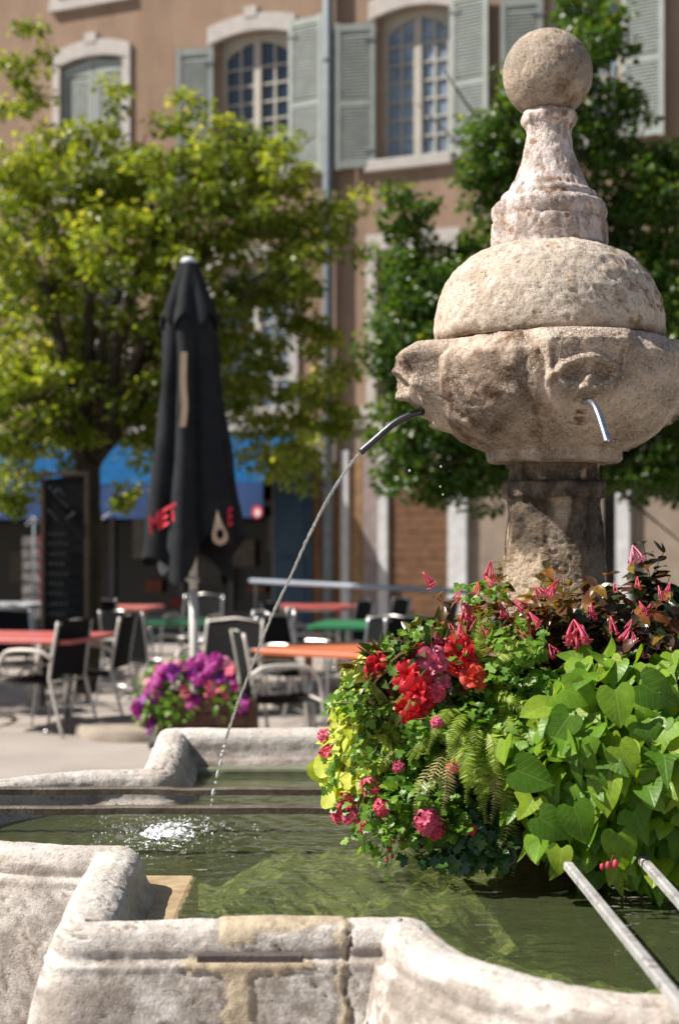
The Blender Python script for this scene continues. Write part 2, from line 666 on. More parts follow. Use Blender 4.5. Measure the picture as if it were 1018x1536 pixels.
# growth and damp near the water; outside, grime deepened as painted shade
stain = np.maximum(crack * .9, joint * .85)
stain = np.maximum(stain, edge * .45)
inside = (outer < -.058)
stain = np.maximum(stain, inside * (.55 + .3 * fbm(flat, 14, 3, 81)) * sstep(.775, .71, zz))
grime_shade = sstep(-.1, .6, fbm(flat, 14, 5, 91) + .1) * (zz < .75) * (outer > .03) * .62
grime_shade = np.maximum(grime_shade, sstep(.15, .5, fbm(flat, 55, 3, 93)) * (zz < .70) * (outer > 0) * .62)
grime_shade = np.maximum(grime_shade, (outer > .045) * (zz > .725) * (zz < .765) * sstep(-.2, .5, fbm(flat, 16, 4, 95)) * .45)
stain = np.clip(np.maximum(stain, grime_shade * (1 - mort)), 0, 1)  # stain mask also carries the painted shade of the outer faces
mask = np.stack((mort, stain, np.zeros(len(flat))), 1)
idx = np.arange(nP * nQ).reshape(nP, nQ)
A, B = idx, np.roll(idx, -1, 0)
F = np.stack((A[:, :-1], B[:, :-1], B[:, 1:], A[:, 1:]), -1).reshape(-1, 4)
basin = link('basin', npmesh('basin', flat2, F, True, mask=mask), stone_basin, fountain)

# floor of the basin: mottled algae, with caustic light streaks painted in
tf = NT('algae_painted_caustics')
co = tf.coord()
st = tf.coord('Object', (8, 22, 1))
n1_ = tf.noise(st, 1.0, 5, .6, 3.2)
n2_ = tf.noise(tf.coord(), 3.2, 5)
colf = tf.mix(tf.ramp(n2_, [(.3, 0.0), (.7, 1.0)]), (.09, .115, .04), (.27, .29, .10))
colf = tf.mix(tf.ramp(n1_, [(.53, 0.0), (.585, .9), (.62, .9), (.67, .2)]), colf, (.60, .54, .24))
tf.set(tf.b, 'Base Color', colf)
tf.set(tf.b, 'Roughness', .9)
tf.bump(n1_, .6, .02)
poly = path_offset(-.03)[::4]
gfx, gfy = np.meshgrid(np.arange(-1.75, 1.75, .025), np.arange(-1.85, 1.85, .025))
ff_ = np.stack((gfx.ravel(), gfy.ravel(), gfx.ravel() * 0), 1)
insf = in_poly(ff_[:, 0], ff_[:, 1], [tuple(p) for p in poly]).reshape(gfx.shape)
hf = .445 + .085 * fbm(ff_, 3.0, 2, 101) + .05 * np.abs(fbm(ff_, 8, 3, 102)) + .012 * fbm(ff_, 26, 2, 103)
hf = np.minimum(hf, .60)
idq = np.arange(gfx.size).reshape(gfx.shape)
cf_ = insf[:-1, :-1] & insf[1:, :-1] & insf[:-1, 1:] & insf[1:, 1:]
Fq = np.stack((idq[:-1, :-1], idq[:-1, 1:], idq[1:, 1:], idq[1:, :-1]), -1)[cf_]
uq = np.unique(Fq); rq = np.zeros(gfx.size, int); rq[uq] = np.arange(len(uq))
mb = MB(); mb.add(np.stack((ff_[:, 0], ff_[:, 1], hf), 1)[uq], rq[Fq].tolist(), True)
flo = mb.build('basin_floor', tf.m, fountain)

# wet steps just under the water
ts = NT('wet_step_stone')
co = ts.coord('Object', (6, 14, 10))
cs = ts.mix(ts.ramp(ts.noise(co, 2.2, 8, .65), [(.3, 0.0), (.7, 1.0)]), (.36, .25, .135), (.56, .43, .27))
cs = ts.mix(1.0, cs, ts.ramp(ts.noise(ts.coord(), 14, 5), [(.3, .7), (.7, 1.15)]), 'MULTIPLY')
ts.set(ts.b, 'Base Color', cs)
ts.set(ts.b, 'Roughness', .45)
ts.bump(ts.noise(ts.coord(), 60, 4), .5, .004)
mb = MB()
mb.box((-.425 - CX0 + .0, 3.115 - CY0, .590), (.165, .71, .190), bev=.016)
stp = mb.build('step', ts.m, fountain)
mb = MB()
tdk = simple('dark_wet_stone', (.17, .18, .11), .35, 0, .3, 14, .4, 50)
mb.box((-.35, 1.03, .560), (1.5, .26, .20), bev=.01)
mb.box((-.35, 1.09, .685), (1.5, .14, .04), bev=.01)
mb.build('step', tdk, fountain)

# iron cramp let into the front of the basin
mb = MB()
d = 2.565
a_, b_ = W(296, 1437, d), W(455, 1435, d)
mb.box(((a_ + b_) / 2), (b_[0] - a_[0], .022, .0135), bev=.002)
o_ = wb(mb, 'iron_cramp', iron, basin)

# ---- turned stones
SC = CY0 / FPX


def zof(y, d=CY0): return EYE - (y - HY) / FPX * d


def lathe(name, prof, mat, fn=None, nth=220, step=.006, x0=0.0, amp=.0022, pit=.0025, maskfn=None, seed=0, cap=True):
    pr = resample(prof, lambda c: step)
    th = np.arange(nth) / nth * 2 * PI
    R = np.broadcast_to(pr[:, 0][:, None], (len(pr), nth)).copy()
    Z = np.broadcast_to(pr[:, 1][:, None], R.shape).copy()
    TH = np.broadcast_to(th[None], R.shape)
    if fn is not None:
        R = fn(R, TH, Z)
    P = np.stack((R * np.cos(TH) + x0, R * np.sin(TH), Z), -1).reshape(-1, 3)
    du = np.roll(P.reshape(len(pr), nth, 3), -1, 1) - np.roll(P.reshape(len(pr), nth, 3), 1, 1)
    dv = np.gradient(P.reshape(len(pr), nth, 3), axis=0)
    N_ = norm(np.cross(du, dv)).reshape(-1, 3)
    out = (P - np.array((x0, 0, P[:, 2].mean())))
    if (N_ * out).sum() < 0: N_ = -N_
    Q = P + seed
    D = fbm(Q, 9, 3, seed) * amp + fbm(Q, 40, 3, seed + 3) * amp * .55 - np.clip(fbm(Q, 75, 2, seed + 5) - .35, 0, 1) * pit * 2
    P = P + N_ * D[:, None]
    idx = np.arange(len(pr) * nth).reshape(len(pr), nth)
    a, b = idx[:-1], idx[1:]
    F = np.stack((a, np.roll(a, -1, 1), np.roll(b, -1, 1), b), -1).reshape(-1, 4).tolist()
    if cap:
        F.append(list(range(nth))[::-1])
        F.append(list(range((len(pr) - 1) * nth, len(pr) * nth)))
    mk = None
    if maskfn is not None:
        mk = maskfn(P, TH.ravel(), Z.ravel())
    return link(name, npmesh(name, P, F, True, mask=mk), mat, fountain)


def dx(cxp): return (cxp - 833) * SC
def rr(px_): return px_ * SC


# ball
rb, zb = rr(66.5), zof(112)
ang = np.linspace(-PI / 2 + .12, PI / 2 - .02, 40)
lathe('ball', [(rb * math.cos(a), zb + rb * math.sin(a)) for a in ang], stone_ball, x0=dx(823), amp=.0016, pit=.0025, seed=1, maskfn=lambda P, th, z: np.stack((th * 0, np.clip(sstep(zof(118), zof(165), z) * .5 * (.6 + fbm(P, 22, 3, 5)), 0, 1), sstep(.08, .4, fbm(P, 26, 4, 44)) * (.25 + .75 * np.exp(-((P[:, 0] - dx(848)) / .04) ** 2))), 1))
# spire: collar, cone, mouldings and drum
Y = zof
sp = [(rr(20), Y(164)), (rr(34), Y(166)), (rr(40), Y(171)), (rr(42), Y(178)), (rr(40), Y(186)), (rr(36), Y(190)), (rr(34), Y(196)), (rr(33), Y(204)), (rr(36), Y(222)), (rr(42), Y(245)),
      (rr(52), Y(270)), (rr(62), Y(288)), (rr(71), Y(294)), (rr(72), Y(300)), (rr(72), Y(304)), (rr(80), Y(307)), (rr(85), Y(313)), (rr(86), Y(322)), (rr(84), Y(330)),
      (rr(82), Y(334)), (rr(86), Y(337)), (rr(87), Y(344)), (rr(87), Y(366)), (rr(86), Y(374)), (rr(89), Y(378)), (rr(89), Y(388))]


def spire_mask(P, th, z):
    g = sstep(Y(384), Y(372), z) * 0
    g = np.maximum(g, (np.abs(z - Y(380)) < .016) * (.5 + .4 * fbm(P, 20, 3, 4)))          # damp joint above the dome
    g = np.maximum(g, (np.abs(z - Y(176)) < .026) * (.45 + .6 * fbm(P, 14, 3, 6)) * (P[:, 0] > dx(835)))
    g = np.maximum(g, sstep(.12, .42, fbm(P * np.array((1, 1, .28)), 38, 3, 8)) * .6)
    return np.stack((g * 0, np.clip(g, 0, 1), sstep(.35, .6, fbm(P, 30, 3, 12)) * .8), 1)


lathe('spire', sp, stone_spire, fn=lambda R, T, Z: R * (1 + .03 * np.sin(7 * T + Z * 50) * (np.abs(Z - Y(176)) < .03)), x0=dx(825), amp=.0024, pit=.003, step=.005, maskfn=spire_mask, seed=2)
# dome
dm = [(rr(84), Y(376)), (rr(98), Y(378)), (rr(118), Y(388)), (rr(139), Y(405)), (rr(155), Y(428)), (rr(165), Y(452)), (rr(170.5), Y(478)), (rr(171.5), Y(498)), (rr(170), Y(512)), (rr(166), Y(517)), (rr(150), Y(518))]


def dome_mask(P, th, z):
    g = sstep(Y(495), Y(514), z) * (.45 + .5 * fbm(P, 18, 3, 4))
    rgt = sstep(dx(850), dx(960), P[:, 0])
    li = sstep(.0, .25, fbm(P, 30, 4, 15)) * (.25 + .75 * rgt)
    grey = sstep(.3, .6, fbm(P, 8, 3, 18)) * .35
    return np.stack((g * 0, np.clip(np.maximum(g, grey * .5), 0, 1), np.clip(np.maximum(li, g * .6), 0, 1)), 1)


lathe('dome', dm, stone_dome, x0=dx(825), amp=.0035, pit=.004, maskfn=dome_mask, nth=300, seed=3)

# bowl with four lobes
bw = [(rr(150), Y(519)), (rr(172), Y(516)), (rr(182), Y(518)), (rr(188), Y(525)), (rr(192), Y(540)), (rr(193), Y(560)), (rr(191), Y(580)), (rr(185), Y(602)), (rr(175), Y(622)), (rr(161), Y(641)), (rr(143), Y(657)), (rr(122), Y(669)),
      (rr(105), Y(675)), (rr(100), Y(678)), (rr(100), Y(690)), (rr(95), Y(695)), (rr(70), Y(696))]
BOWLX = 0.0


def bowl_r(R, T, Z):
    a = (T + PI / 4) % (PI / 2) - PI / 4           # angle from the nearest mask axis
    lob = np.cos(2 * (np.abs(a) - PI / 4)) ** 2     # 1 between the masks
    up = sstep(Y(690), Y(640), Z)
    top = sstep(Y(548), Y(540), Z)
    R = R + up * lob * .012
    R = R - up * top * lob ** .5 * (.026 * sstep(Y(546), Y(520), Z) + .007)      # sloping top band of each lobe
    cre = np.exp(-((np.abs(a) - .36) / .05) ** 2)
    return R - up * cre * .010


def bowl_mask(P, th, z):
    a = (th + PI / 4) % (PI / 2) - PI / 4
    streak = fbm(np.stack((np.cos(th), np.sin(th), z * .25), 1), 7, 4, 31)
    left = sstep(dx(860), dx(760), P[:, 0]) * (P[:, 1] < .15)
    g = np.exp(-((np.abs(a) - .33) / .09) ** 2) * 1.0 * left
    g = np.maximum(g, sstep(.05, .5, streak) * .55 * left)
    g = np.maximum(g, sstep(Y(640), Y(690), z) * .6 * (.5 + left * .5))
    wet = sstep(dx(835), dx(700), P[:, 0]) * (P[:, 1] < .2) * sstep(Y(528), Y(552), z)
    g = np.maximum(g, wet * (.80 + .40 * fbm(P, 10, 4, 77)))
    g = g * (.75 + .5 * fbm(P, 25, 3, 7))
    return np.stack((g * 0, np.clip(g, 0, .9), sstep(.05, .4, fbm(P * np.array((1, 1, .5)), 14, 4, 19)) * .75 * left), 1)


bowl = lathe('bowl', bw, stone_bowl, fn=bowl_r, nth=420, step=.005, amp=.004, pit=.004, maskfn=bowl_mask, seed=4)


def g2(w, z, w0, z0, sw, sz): return np.exp(-((w - w0) / sw) ** 2 - ((z - z0) / sz) ** 2)


def mascaron(dirx, diry, seed, bold, zs=0.0):
    """carved face: relief p over a lateral w and height z, standing out from the bowl"""
    nw, nz = 90, 110
    w = np.linspace(-.165, .165, nw)
    z = np.linspace(1.755, 2.036, nz)
    Wg, Zg = np.meshgrid(w, z)
    t = (Zg - 1.80) / .236
    Zo, Zg = Zg, Zg - zs                       # features sit at their own height
    zc_ = 1.935 + zs * .5
    lowz = np.clip(zc_ - Zo, 0, 1) / .126
    e = np.clip(np.sqrt((np.abs(Wg) / (.105 + .02 * sstep(1.95, 2.03, Zo))) ** 2 + lowz ** 2), 0, 2)
    base = np.interp(Zo, [1.79, 1.82, 1.86, 1.90, 1.95, 1.985, 2.005, 2.02, 2.036], [.318, .345, .378, .398, .415, .432, .434, .422, .395])
    p = base - (0.0 if bold else .034) - 1.6 * (Wg ** 2)
    p += .022 * np.exp(-((Zg - (1.978 - 5.0 * Wg ** 2)) / .014) ** 2) * (np.abs(Wg) < .10)     # brow arch
    p -= .040 * g2(np.abs(Wg), Zg, .040, 1.945, .024, .016)                   # eye sockets
    p += .018 * g2(np.abs(Wg), Zg, .040, 1.943, .014, .008)
    nt = np.clip((1.972 - Zg) / .075, 0, 1)
    p += (.014 + .034 * nt) * np.exp(-(Wg / (.011 + .013 * nt)) ** 2) * sstep(1.893, 1.901, Zg) * sstep(1.985, 1.96, Zg)   # nose
    p += .020 * g2(np.abs(Wg), Zg, .019, 1.905, .010, .009)
    p += .016 * g2(np.abs(Wg), Zg, .062, 1.905, .026, .034)                   # cheeks
    p -= .020 * g2(np.abs(Wg), Zg, .040, 1.885, .012, .022)
    p -= .055 * g2(Wg, Zg, 0, 1.873, .024, .013)                              # open mouth
    p += .016 * g2(Wg, Zg, 0, 1.850, .030, .008)
    p += .020 * g2(Wg, Zg, 0, 1.822, .026, .014)                              # chin
    p -= .020 * np.exp(-((e - .80) / .07) ** 2) * sstep(2.0, 1.97, Zo)         # groove round the face
    Zg = Zo
    fall = sstep(.80, 1.38, e)
    rb_ = np.interp(Zo, [1.70, 1.75, 1.80, 1.85, 1.90, 1.95, 2.0, 2.03], [.16, .20, .285, .325, .345, .355, .356, .34])
    p = p * (1 - fall) + (np.sqrt(np.maximum(rb_ ** 2 - Wg ** 2, .01)) - .045) * fall
    V = np.stack((Wg, p, Zg), -1).reshape(-1, 3)
    D = fbm(V + seed, 25, 4, seed) * .0032 - np.clip(fbm(V + seed, 60, 2, seed + 2) - .4, 0, 1) * .007
    V[:, 1] += D
    V[:, 0] += fbm(V + seed, 18, 3, seed + 6) * .003
    # place: p along (dirx,diry), w along the tangent
    P = np.stack((V[:, 1] * dirx - V[:, 0] * diry, V[:, 1] * diry + V[:, 0] * dirx, V[:, 2]), 1)
    idx = np.arange(nz * nw).reshape(nz, nw)
    F = np.stack((idx[:-1, :-1], idx[:-1, 1:], idx[1:, 1:], idx[1:, :-1]), -1).reshape(-1, 4).tolist()
    top = idx[-1].tolist()
    nb = len(P)
    inner = [(.2 * dirx - x * diry, .2 * diry + x * dirx, 2.03) for x in (-.12, .12)]
    P = np.concatenate((P, inner))
    F.append(top + [nb + 1, nb])
    wv, zv = V[:, 0], V[:, 2]
    rust = np.exp(-((wv + .012) / .022) ** 2) * sstep(1.865, 1.835, zv) * sstep(1.775, 1.80, zv)
    g = np.zeros(len(wv))
    if bold:
        g = sstep(-.5, .4, fbm(V, 12, 4, 5)) * .85 * sstep(2.03, 1.98, zv)
        rust *= .3
    g = np.maximum(g, g2(wv, zv, 0, 1.873 + zs, .03, .013) * .9)
    g = np.maximum(g, sstep(.1, .6, fbm(V, 14, 4, 15)) * .25)
    mk = np.stack((g * 0, np.clip(g, 0, 1), np.clip(rust * 1.3, 0, 1)), 1)
    mk = np.concatenate((mk, np.zeros((2, 3))))
    return link('mascaron', npmesh('mascaron', P, F, True, mask=mk), stone_bowl, fountain)


mL = mascaron(-1, 0, 11, True, -.012)
mF = mascaron(.08, -.9968, 23, False, -.024)
mR = mascaron(1, 0, 37, False)

# spouts
pl = smooth_path([(-.30, -.0, 1.868), (-.36, -.0, 1.862), W(632, 617, CY0) - np.array((CX0, CY0, 0)), W(612, 624, CY0) - np.array((CX0, CY0, 0)),
                  W(590, 636, CY0) - np.array((CX0, CY0, 0)), W(562, 660, CY0) - np.array((CX0, CY0, 0)), W(540, 679, CY0) - np.array((CX0, CY0, 0))], 6)
mb = MB(); mb.tube(pl, .0098, 14)
o_ = mb.build('spout', steel, mL); o_['label'] = 'curved dark spout pouring a jet of water'
cf = np.array((CX0, CY0, 0))
pf = smooth_path([(.026, -.28, 1.850), (.030, -.35, 1.850), W(889, 606, 3.535) - cf, W(897, 622, 3.50) - cf, W(904, 643, 3.475) - cf, W(910, 662, 3.455) - cf], 6)
bright = simple('worn_steel', (.42, .47, .55), .3, .9, .3, 40)
mb = MB(); mb.tube(pf, .0088, 14, cap=False)
mb.tube(pf[-2:] + np.array((0, 0, 0)), .0068, 12)
o_ = mb.build('spout', bright, mF); o_['label'] = 'short bent steel spout, dry'
pr_ = smooth_path([(.30, 0, 1.868), (.40, 0, 1.862), (.46, 0, 1.85), (.52, 0, 1.80), (.55, 0, 1.77)], 5)
mb = MB(); mb.tube(pr_, .0095, 12); mb.build('spout', steel, mR)

# column: octagon with soft arrises
cp = [(rr(68), Y(692)), (rr(66), Y(705)), (rr(66), Y(719)), (rr(67), Y(722)), (rr(75), Y(723.5)), (rr(76.5), Y(727)), (rr(76.5), Y(743)), (rr(75), Y(747)), (rr(70), Y(748.5)), (rr(69), Y(754)), (rr(71), Y(780)), (rr(74), Y(830)), (rr(78), Y(880)), (rr(84), Y(930)), (rr(84), .25)]


def col_r(R, T, Z):
    a = (T + PI / 8) % (PI / 4) - PI / 8
    q = .965 / np.cos(a)
    return R * (q * sstep(Y(750), Y(790), Z) + (1 - sstep(Y(750), Y(790), Z)))


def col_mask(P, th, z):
    g = sstep(-.2, .25, fbm(P * np.array((1, 1, .35)), 11, 4, 3) + (P[:, 0] - (-.085)) * 4.5) * sstep(Y(880), Y(800), z)  # upper right darkened: wet stain plus the bowl's shade painted in
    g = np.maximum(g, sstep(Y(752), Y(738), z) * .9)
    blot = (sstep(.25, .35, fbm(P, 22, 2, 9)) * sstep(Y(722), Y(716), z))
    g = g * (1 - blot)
    g = np.maximum(g, sstep(.86, .72, z) * .9)  # foot darkened below the planter: shade put into the colour
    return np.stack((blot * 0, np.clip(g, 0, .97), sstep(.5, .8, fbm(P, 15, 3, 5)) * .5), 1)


lathe('column', cp, stone_col, fn=col_r, nth=200, step=.004, amp=.0022, pit=.004, maskfn=col_mask, seed=5)

# ------------------------------------------------------------------ water
WZ = .682
tw = NT('fountain_water')
co = tw.coord()
h = tw.math('ADD', tw.math('MULTIPLY', tw.noise(tw.coord('Object', (1, 2.4, 1)), 9, 3, .5, .8), 1.0), tw.math('MULTIPLY', tw.noise(co, 38, 2), .22))
bp = tw.n('ShaderNodeBump', Height=h, Strength=.24, Distance=.03)
gl = tw.n('ShaderNodeBsdfGlossy', Color=(1, 1, 1), Roughness=.03, Normal=bp.outputs[0])
rf = tw.n('ShaderNodeBsdfTransparent', Color=(.84, .93, .74))
fr = tw.n('ShaderNodeFresnel', IOR=1.33, Normal=bp.outputs[0])
df = tw.n('ShaderNodeBsdfDiffuse', Color=(.095, .115, .05))          # suspended algae
mur = tw.n('ShaderNodeMixShader')
tw.set(mur, 'i0', .42)
tw.t.links.new(rf.outputs[0], mur.inputs[1])
tw.t.links.new(df.outputs[0], mur.inputs[2])
mx = tw.n('ShaderNodeMixShader')
tw.t.links.new(fr.outputs[0], mx.inputs[0])
tw.t.links.new(mur.outputs[0], mx.inputs[1])
tw.t.links.new(gl.outputs[0], mx.inputs[2])
tw.t.links.new(mx.outputs[0], tw.out.inputs['Surface'])
ol = path_offset(-.03)[::4]
st = .011
gx = np.arange(ol[:, 0].min(), ol[:, 0].max() + st, st)
gy = np.arange(ol[:, 1].min(), ol[:, 1].max() + st, st)
GX, GY = np.meshgrid(gx, gy)
ins = in_poly(GX.ravel(), GY.ravel(), [tuple(p) for p in ol]).reshape(GX.shape)
cell = ins[:-1, :-1] & ins[1:, :-1] & ins[:-1, 1:] & ins[1:, 1:]
SPL = W(252, 1251, 3.96)[:2] - np.array((CX0, CY0))
rad = np.hypot(GX - SPL[0], GY - SPL[1])
flatg = np.stack((GX.ravel(), GY.ravel(), GX.ravel() * 0), 1)
hz = .0042 * np.sin(rad * 90 + 1.2 * fbm(flatg, 5, 2, 64).reshape(GX.shape)) * np.exp(-rad * 2.6) + (.0075 * fbm(flatg, 42, 2, 61).reshape(GX.shape)) * np.exp(-(rad / .14) ** 2) + .0012 * fbm(flatg, 10, 3, 63).reshape(GX.shape)
idx = np.arange(GX.size).reshape(GX.shape)
F = np.stack((idx[:-1, :-1], idx[:-1, 1:], idx[1:, 1:], idx[1:, :-1]), -1)[cell]
used = np.unique(F)
remap = np.zeros(GX.size, int); remap[used] = np.arange(len(used))
Vw = np.stack((GX + CX0, GY + CY0, WZ + hz), -1).reshape(-1, 3)[used]
water = tag(link('water', npmesh('water', Vw, remap[F], True), tw.m), kind='structure')

# jet of water from the left spout
tj = NT('clear_water')
tj.set(tj.b, 'Base Color', (1, 1, 1))
tj.set(tj.b, 'Transmission Weight', .94)
tj.set(tj.b, 'IOR', 1.33)
tj.set(tj.b, 'Roughness', .02)
jp = [(541, 678), (523, 700), (505, 726), (487, 756), (470, 790), (452, 828), (435, 866), (415, 908), (397, 950), (376, 1004), (358, 1050), (345, 1090), (334, 1130), (324, 1172), (316, 1210), (309, 1250)]
jw = smooth_path([W(x, y, CY0) for x, y in jp], 26)
mjet = MB()
cut = int(len(jw) * .78)
s_ = np.arange(cut)
for ph in (0.0, PI):
    tw_ = .34 * s_ + ph + .6 * np.sin(s_ * .05)
    ampj = .0022 * (.6 + .4 * np.sin(s_ * .11))
    off = np.stack((np.cos(tw_) * ampj, np.sin(tw_) * ampj, np.cos(tw_) * ampj * .5), 1)
    rj = .0034 * (1 - .15 * s_ / cut) * (1 + .35 * np.sin(s_ * .27 + ph) + .15 * rng.normal(size=cut))
    rj = np.clip(rj, .0013, .007)
    mjet.tube(jw[:cut] + off, rj, 8)


def blob(mb, c, r, sq=(1, 1, 1), n=8):
    bm = bmesh.new()
    bmesh.ops.create_icosphere(bm, subdivisions=2 if n > 6 else 1, radius=1)
    V = np.array([v.co[:] for v in bm.verts]); bm.verts.index_update()
    F = [[v.index for v in f.verts] for f in bm.faces]
    bm.free()
    mb.add(V * r * np.array(sq) + np.array(c), F, True)


mdrop = MB()
k = cut
while k < len(jw) - 4:
    L = random.choice((1, 2, 4, 7, 9))
    r = random.uniform(.0040, .0078)
    if L > 3 and k + L < len(jw):
        seg = jw[k:k + L]
        mdrop.tube(seg + rng.normal(size=seg.shape) * .0005, np.sin(np.linspace(.25, PI - .2, len(seg))) * r * .8, 8)
    else:
        blob(mdrop, jw[k] + rng.normal(size=3) * .004, r, (1, 1, random.uniform(1, 1.7)))
    if random.random() < .5:
        blob(mdrop, jw[min(k + 3, len(jw) - 1)] + rng.normal(size=3) * np.array((.010, .01, .006)), random.uniform(.001, .0024), n=4)
    k += L + random.choice((1, 2, 3, 4))
for (x, y) in ((660, 730), (661, 700), (614, 706), (664, 742)):
    blob(mdrop, W(x, y, 3.7), random.uniform(.002, .0034), (1, 1, 1.3))
jet = wb(mjet, 'water_jet', tj.m)
tag(jet, 'thin twisting jet of water falling from the left spout into the basin', 'water jet')

tdp = NT('aerated_water')
tdp.set(tdp.b, 'Base Color', (.9, .92, .94)); tdp.set(tdp.b, 'Transmission Weight', .45); tdp.set(tdp.b, 'IOR', 1.33); tdp.set(tdp.b, 'Roughness', .05)
tag(wb(mdrop, 'drops', tdp.m, jet), kind='stuff')
# froth where the jet lands
tfo = NT('froth')
tfo.set(tfo.b, 'Base Color', (.88, .90, .92)); tfo.set(tfo.b, 'Roughness', .15)
SX, SY = CX0 + SPL[0], CY0 + SPL[1]
mfo = MB()
n = 150
gu, gv = np.meshgrid(np.linspace(-.21, .21, n), np.linspace(-.30, .30, n))
fp_ = np.stack((gu.ravel(), gv.ravel() * .8, gu.ravel() * 0), 1)
env = np.exp(-((gu / .085) ** 2 + (gv / .13) ** 2)).ravel()
hh = fbm(fp_, 60, 3, 5) * .5 + fbm(fp_, 150, 2, 6) * .4
keep = (env * 1.55 + hh * 1.15 - .86).reshape(n, n)
hz2 = (.004 + .016 * env * (.5 + hh)).reshape(n, n)
Vf_ = np.stack((SX + gu, SY + gv, WZ - .003 + hz2), -1).reshape(-1, 3)
idf = np.arange(n * n).reshape(n, n)
kc_ = (keep[:-1, :-1] > 0) & (keep[1:, 1:] > 0)
Ff_ = np.stack((idf[:-1, :-1], idf[:-1, 1:], idf[1:, 1:], idf[1:, :-1]), -1)[kc_]
mfo.add(Vf_, Ff_.tolist(), True)
mcl = MB()
for i in range(1500):
    core = i < 500
    a = random.uniform(0, 2 * PI)
    q = abs(random.gauss(0, 1)) * (.75 if core else 1.25)
    ex, ey = .095 * q * math.cos(a) + (0 if core else -.02), .15 * q * math.sin(a)
    if abs(ex) > .30 or abs(ey) > .34: continue
    r = random.uniform(.0010, .0030) if random.random() < .9 else random.uniform(.004, .0085)
    z = WZ + r * random.uniform(-.3, .5) + (abs(random.gauss(0, .012)) if random.random() < (.6 if core else .15) else 0)
    big_ = r > .0035
    blob(mcl if (big_ or random.random() < .45) else mfo, (SX + ex, SY + ey, z), r, (1, 1, random.uniform(.5, .9)), n=8 if big_ else 4)
fo = wb(mfo, 'splash', tfo.m)
tag(fo, 'white froth and bubbles where the jet strikes the water', 'splash', kind='stuff')
fo2 = wb(mcl, 'bubbles', tj.m, fo)
tag(fo2, kind='stuff')

# ------------------------------------------------------------------ bars across the basin
def barmat(name, c, c2, rough=.5):
    t = NT(name)
    co = t.coord()
    n = t.noise(t.coord('Object', (1, 1, 1)), 9, 6, .65)
    col = t.mix(t.ramp(n, [(.38, 0.0), (.62, 1.0)]), c, c2)
    col = t.mix(t.ramp(t.noise(co, 45, 5), [(.55, 0.0), (.68, .7)]), col, (.10, .06, .04))
    t.set(t.b, 'Base Color', col); t.set(t.b, 'Roughness', rough); t.set(t.b, 'Metallic', .15)
    t.bump(t.noise(co, 110, 4), .5, .003)
    return t.m


bar_iron = barmat('weathered_bar', (.19, .155, .12), (.09, .065, .045))
bar_pale = barmat('pale_worn_bar', (.46, .45, .44), (.33, .32, .315), .5)


def bar(a, b, w, h, mat, label):
    a, b = np.array(a), np.array(b)
    L = np.linalg.norm(b - a)
    r = empty('support_bar', a, 0, label, 'bar', 'bars laid across the basin')
    n = 60
    mb = MB()
    t = np.linspace(0, L, n)
    d = (b - a) / L
    s = np.array((-d[1], d[0], 0))
    ring = [(-w / 2, 0), (-w / 2 + .002, -.002 + h), (w / 2 - .002, h - .002), (w / 2, 0)]
    ring = [(-w / 2, 0), (-w / 2, h - .004), (-w / 2 + .004, h), (w / 2 - .004, h), (w / 2, h - .004), (w / 2, 0)]
    V = []
    for i, q in enumerate(t):
        jig = fbm(np.array([[q * 3, a[0], a[1]]]), 3, 3, 5)[0] * .0018
        V += [d * q + s * (u + jig) + np.array((0, 0, v + jig)) for u, v in ring]
    m = len(ring)
    F = [(i * m + j, i * m + (j + 1) % m, (i + 1) * m + (j + 1) % m, (i + 1) * m + j) for i in range(n - 1) for j in range(m)]
    F += [list(range(m))[::-1], list(range((n - 1) * m, n * m))]
    mb.add(V, F)
    mb.build('beam', mat, r)
    mb = MB()
    mb.box((d * .03 + np.array((0, 0, h + .003))), (w * .7 if abs(d[1]) > .5 else .018, .018 if abs(d[1]) > .5 else w * .7, .006), bev=.002)
    mb.build('bolt', iron, r)
    return r


zb_ = .787
bar((-1.09, 3.985, zb_), (.165, 3.985, zb_), .026, .020, bar_iron, 'iron bar across the left lobe, the one farther from the camera')
bar((-1.09, 3.71, zb_), (.165, 3.71, zb_), .026, .020, bar_iron, 'iron bar across the left lobe, the one nearer the camera')
bar((.520, 2.10, zb_), (.487, 3.45, zb_), .021, .016, bar_pale, 'long pale worn bar running from the front rim under the broad green leaves')
bar((.655, 2.10, zb_), (.672, 3.45, zb_), .021, .016, bar_pale, 'pale worn bar at the right edge, showing shorter below the broad green leaves')
# ------------------------------------------------------------------ planter and plants round the column
UP = np.array((0, 0, 1.0))
wood_dark = simple('dark_planter_wood', (.06, .045, .03), .8, 0, .4, 20, .6, 60)
soil_m = simple('potting_soil', (.035, .025, .018), .95, 0, .5, 40, 1.0, 120)
plb = empty('planter_box', (CX0, CY0, .812), 0, 'dark wooden planter box round the column, almost hidden by its plants', 'planter')
for sx, sy in ((-1, 0), (1, 0), (0, -1), (0, 1)):
    mb = MB()
    mb.box((sx * .40, sy * .40, .052), ((.03, .83, .256) if sx else (.77, .03, .256)), bev=.004)
    mb.build('side_panel', wood_dark, plb)
mb = MB()
n = 24
gx_, gy_ = np.meshgrid(np.linspace(-.385, .385, n), np.linspace(-.385, .385, n))
zz_ = .12 + .02 * fbm(np.stack((gx_.ravel(), gy_.ravel(), gx_.ravel() * 0), 1), 9, 3, 2)
V_ = np.stack((gx_.ravel(), gy_.ravel(), zz_), 1)
mb.add(V_, [(i * n + j, i * n + j + 1, (i + 1) * n + j + 1, (i + 1) * n + j) for i in range(n - 1) for j in range(n - 1)], True)
mb.build('soil', soil_m, plb)

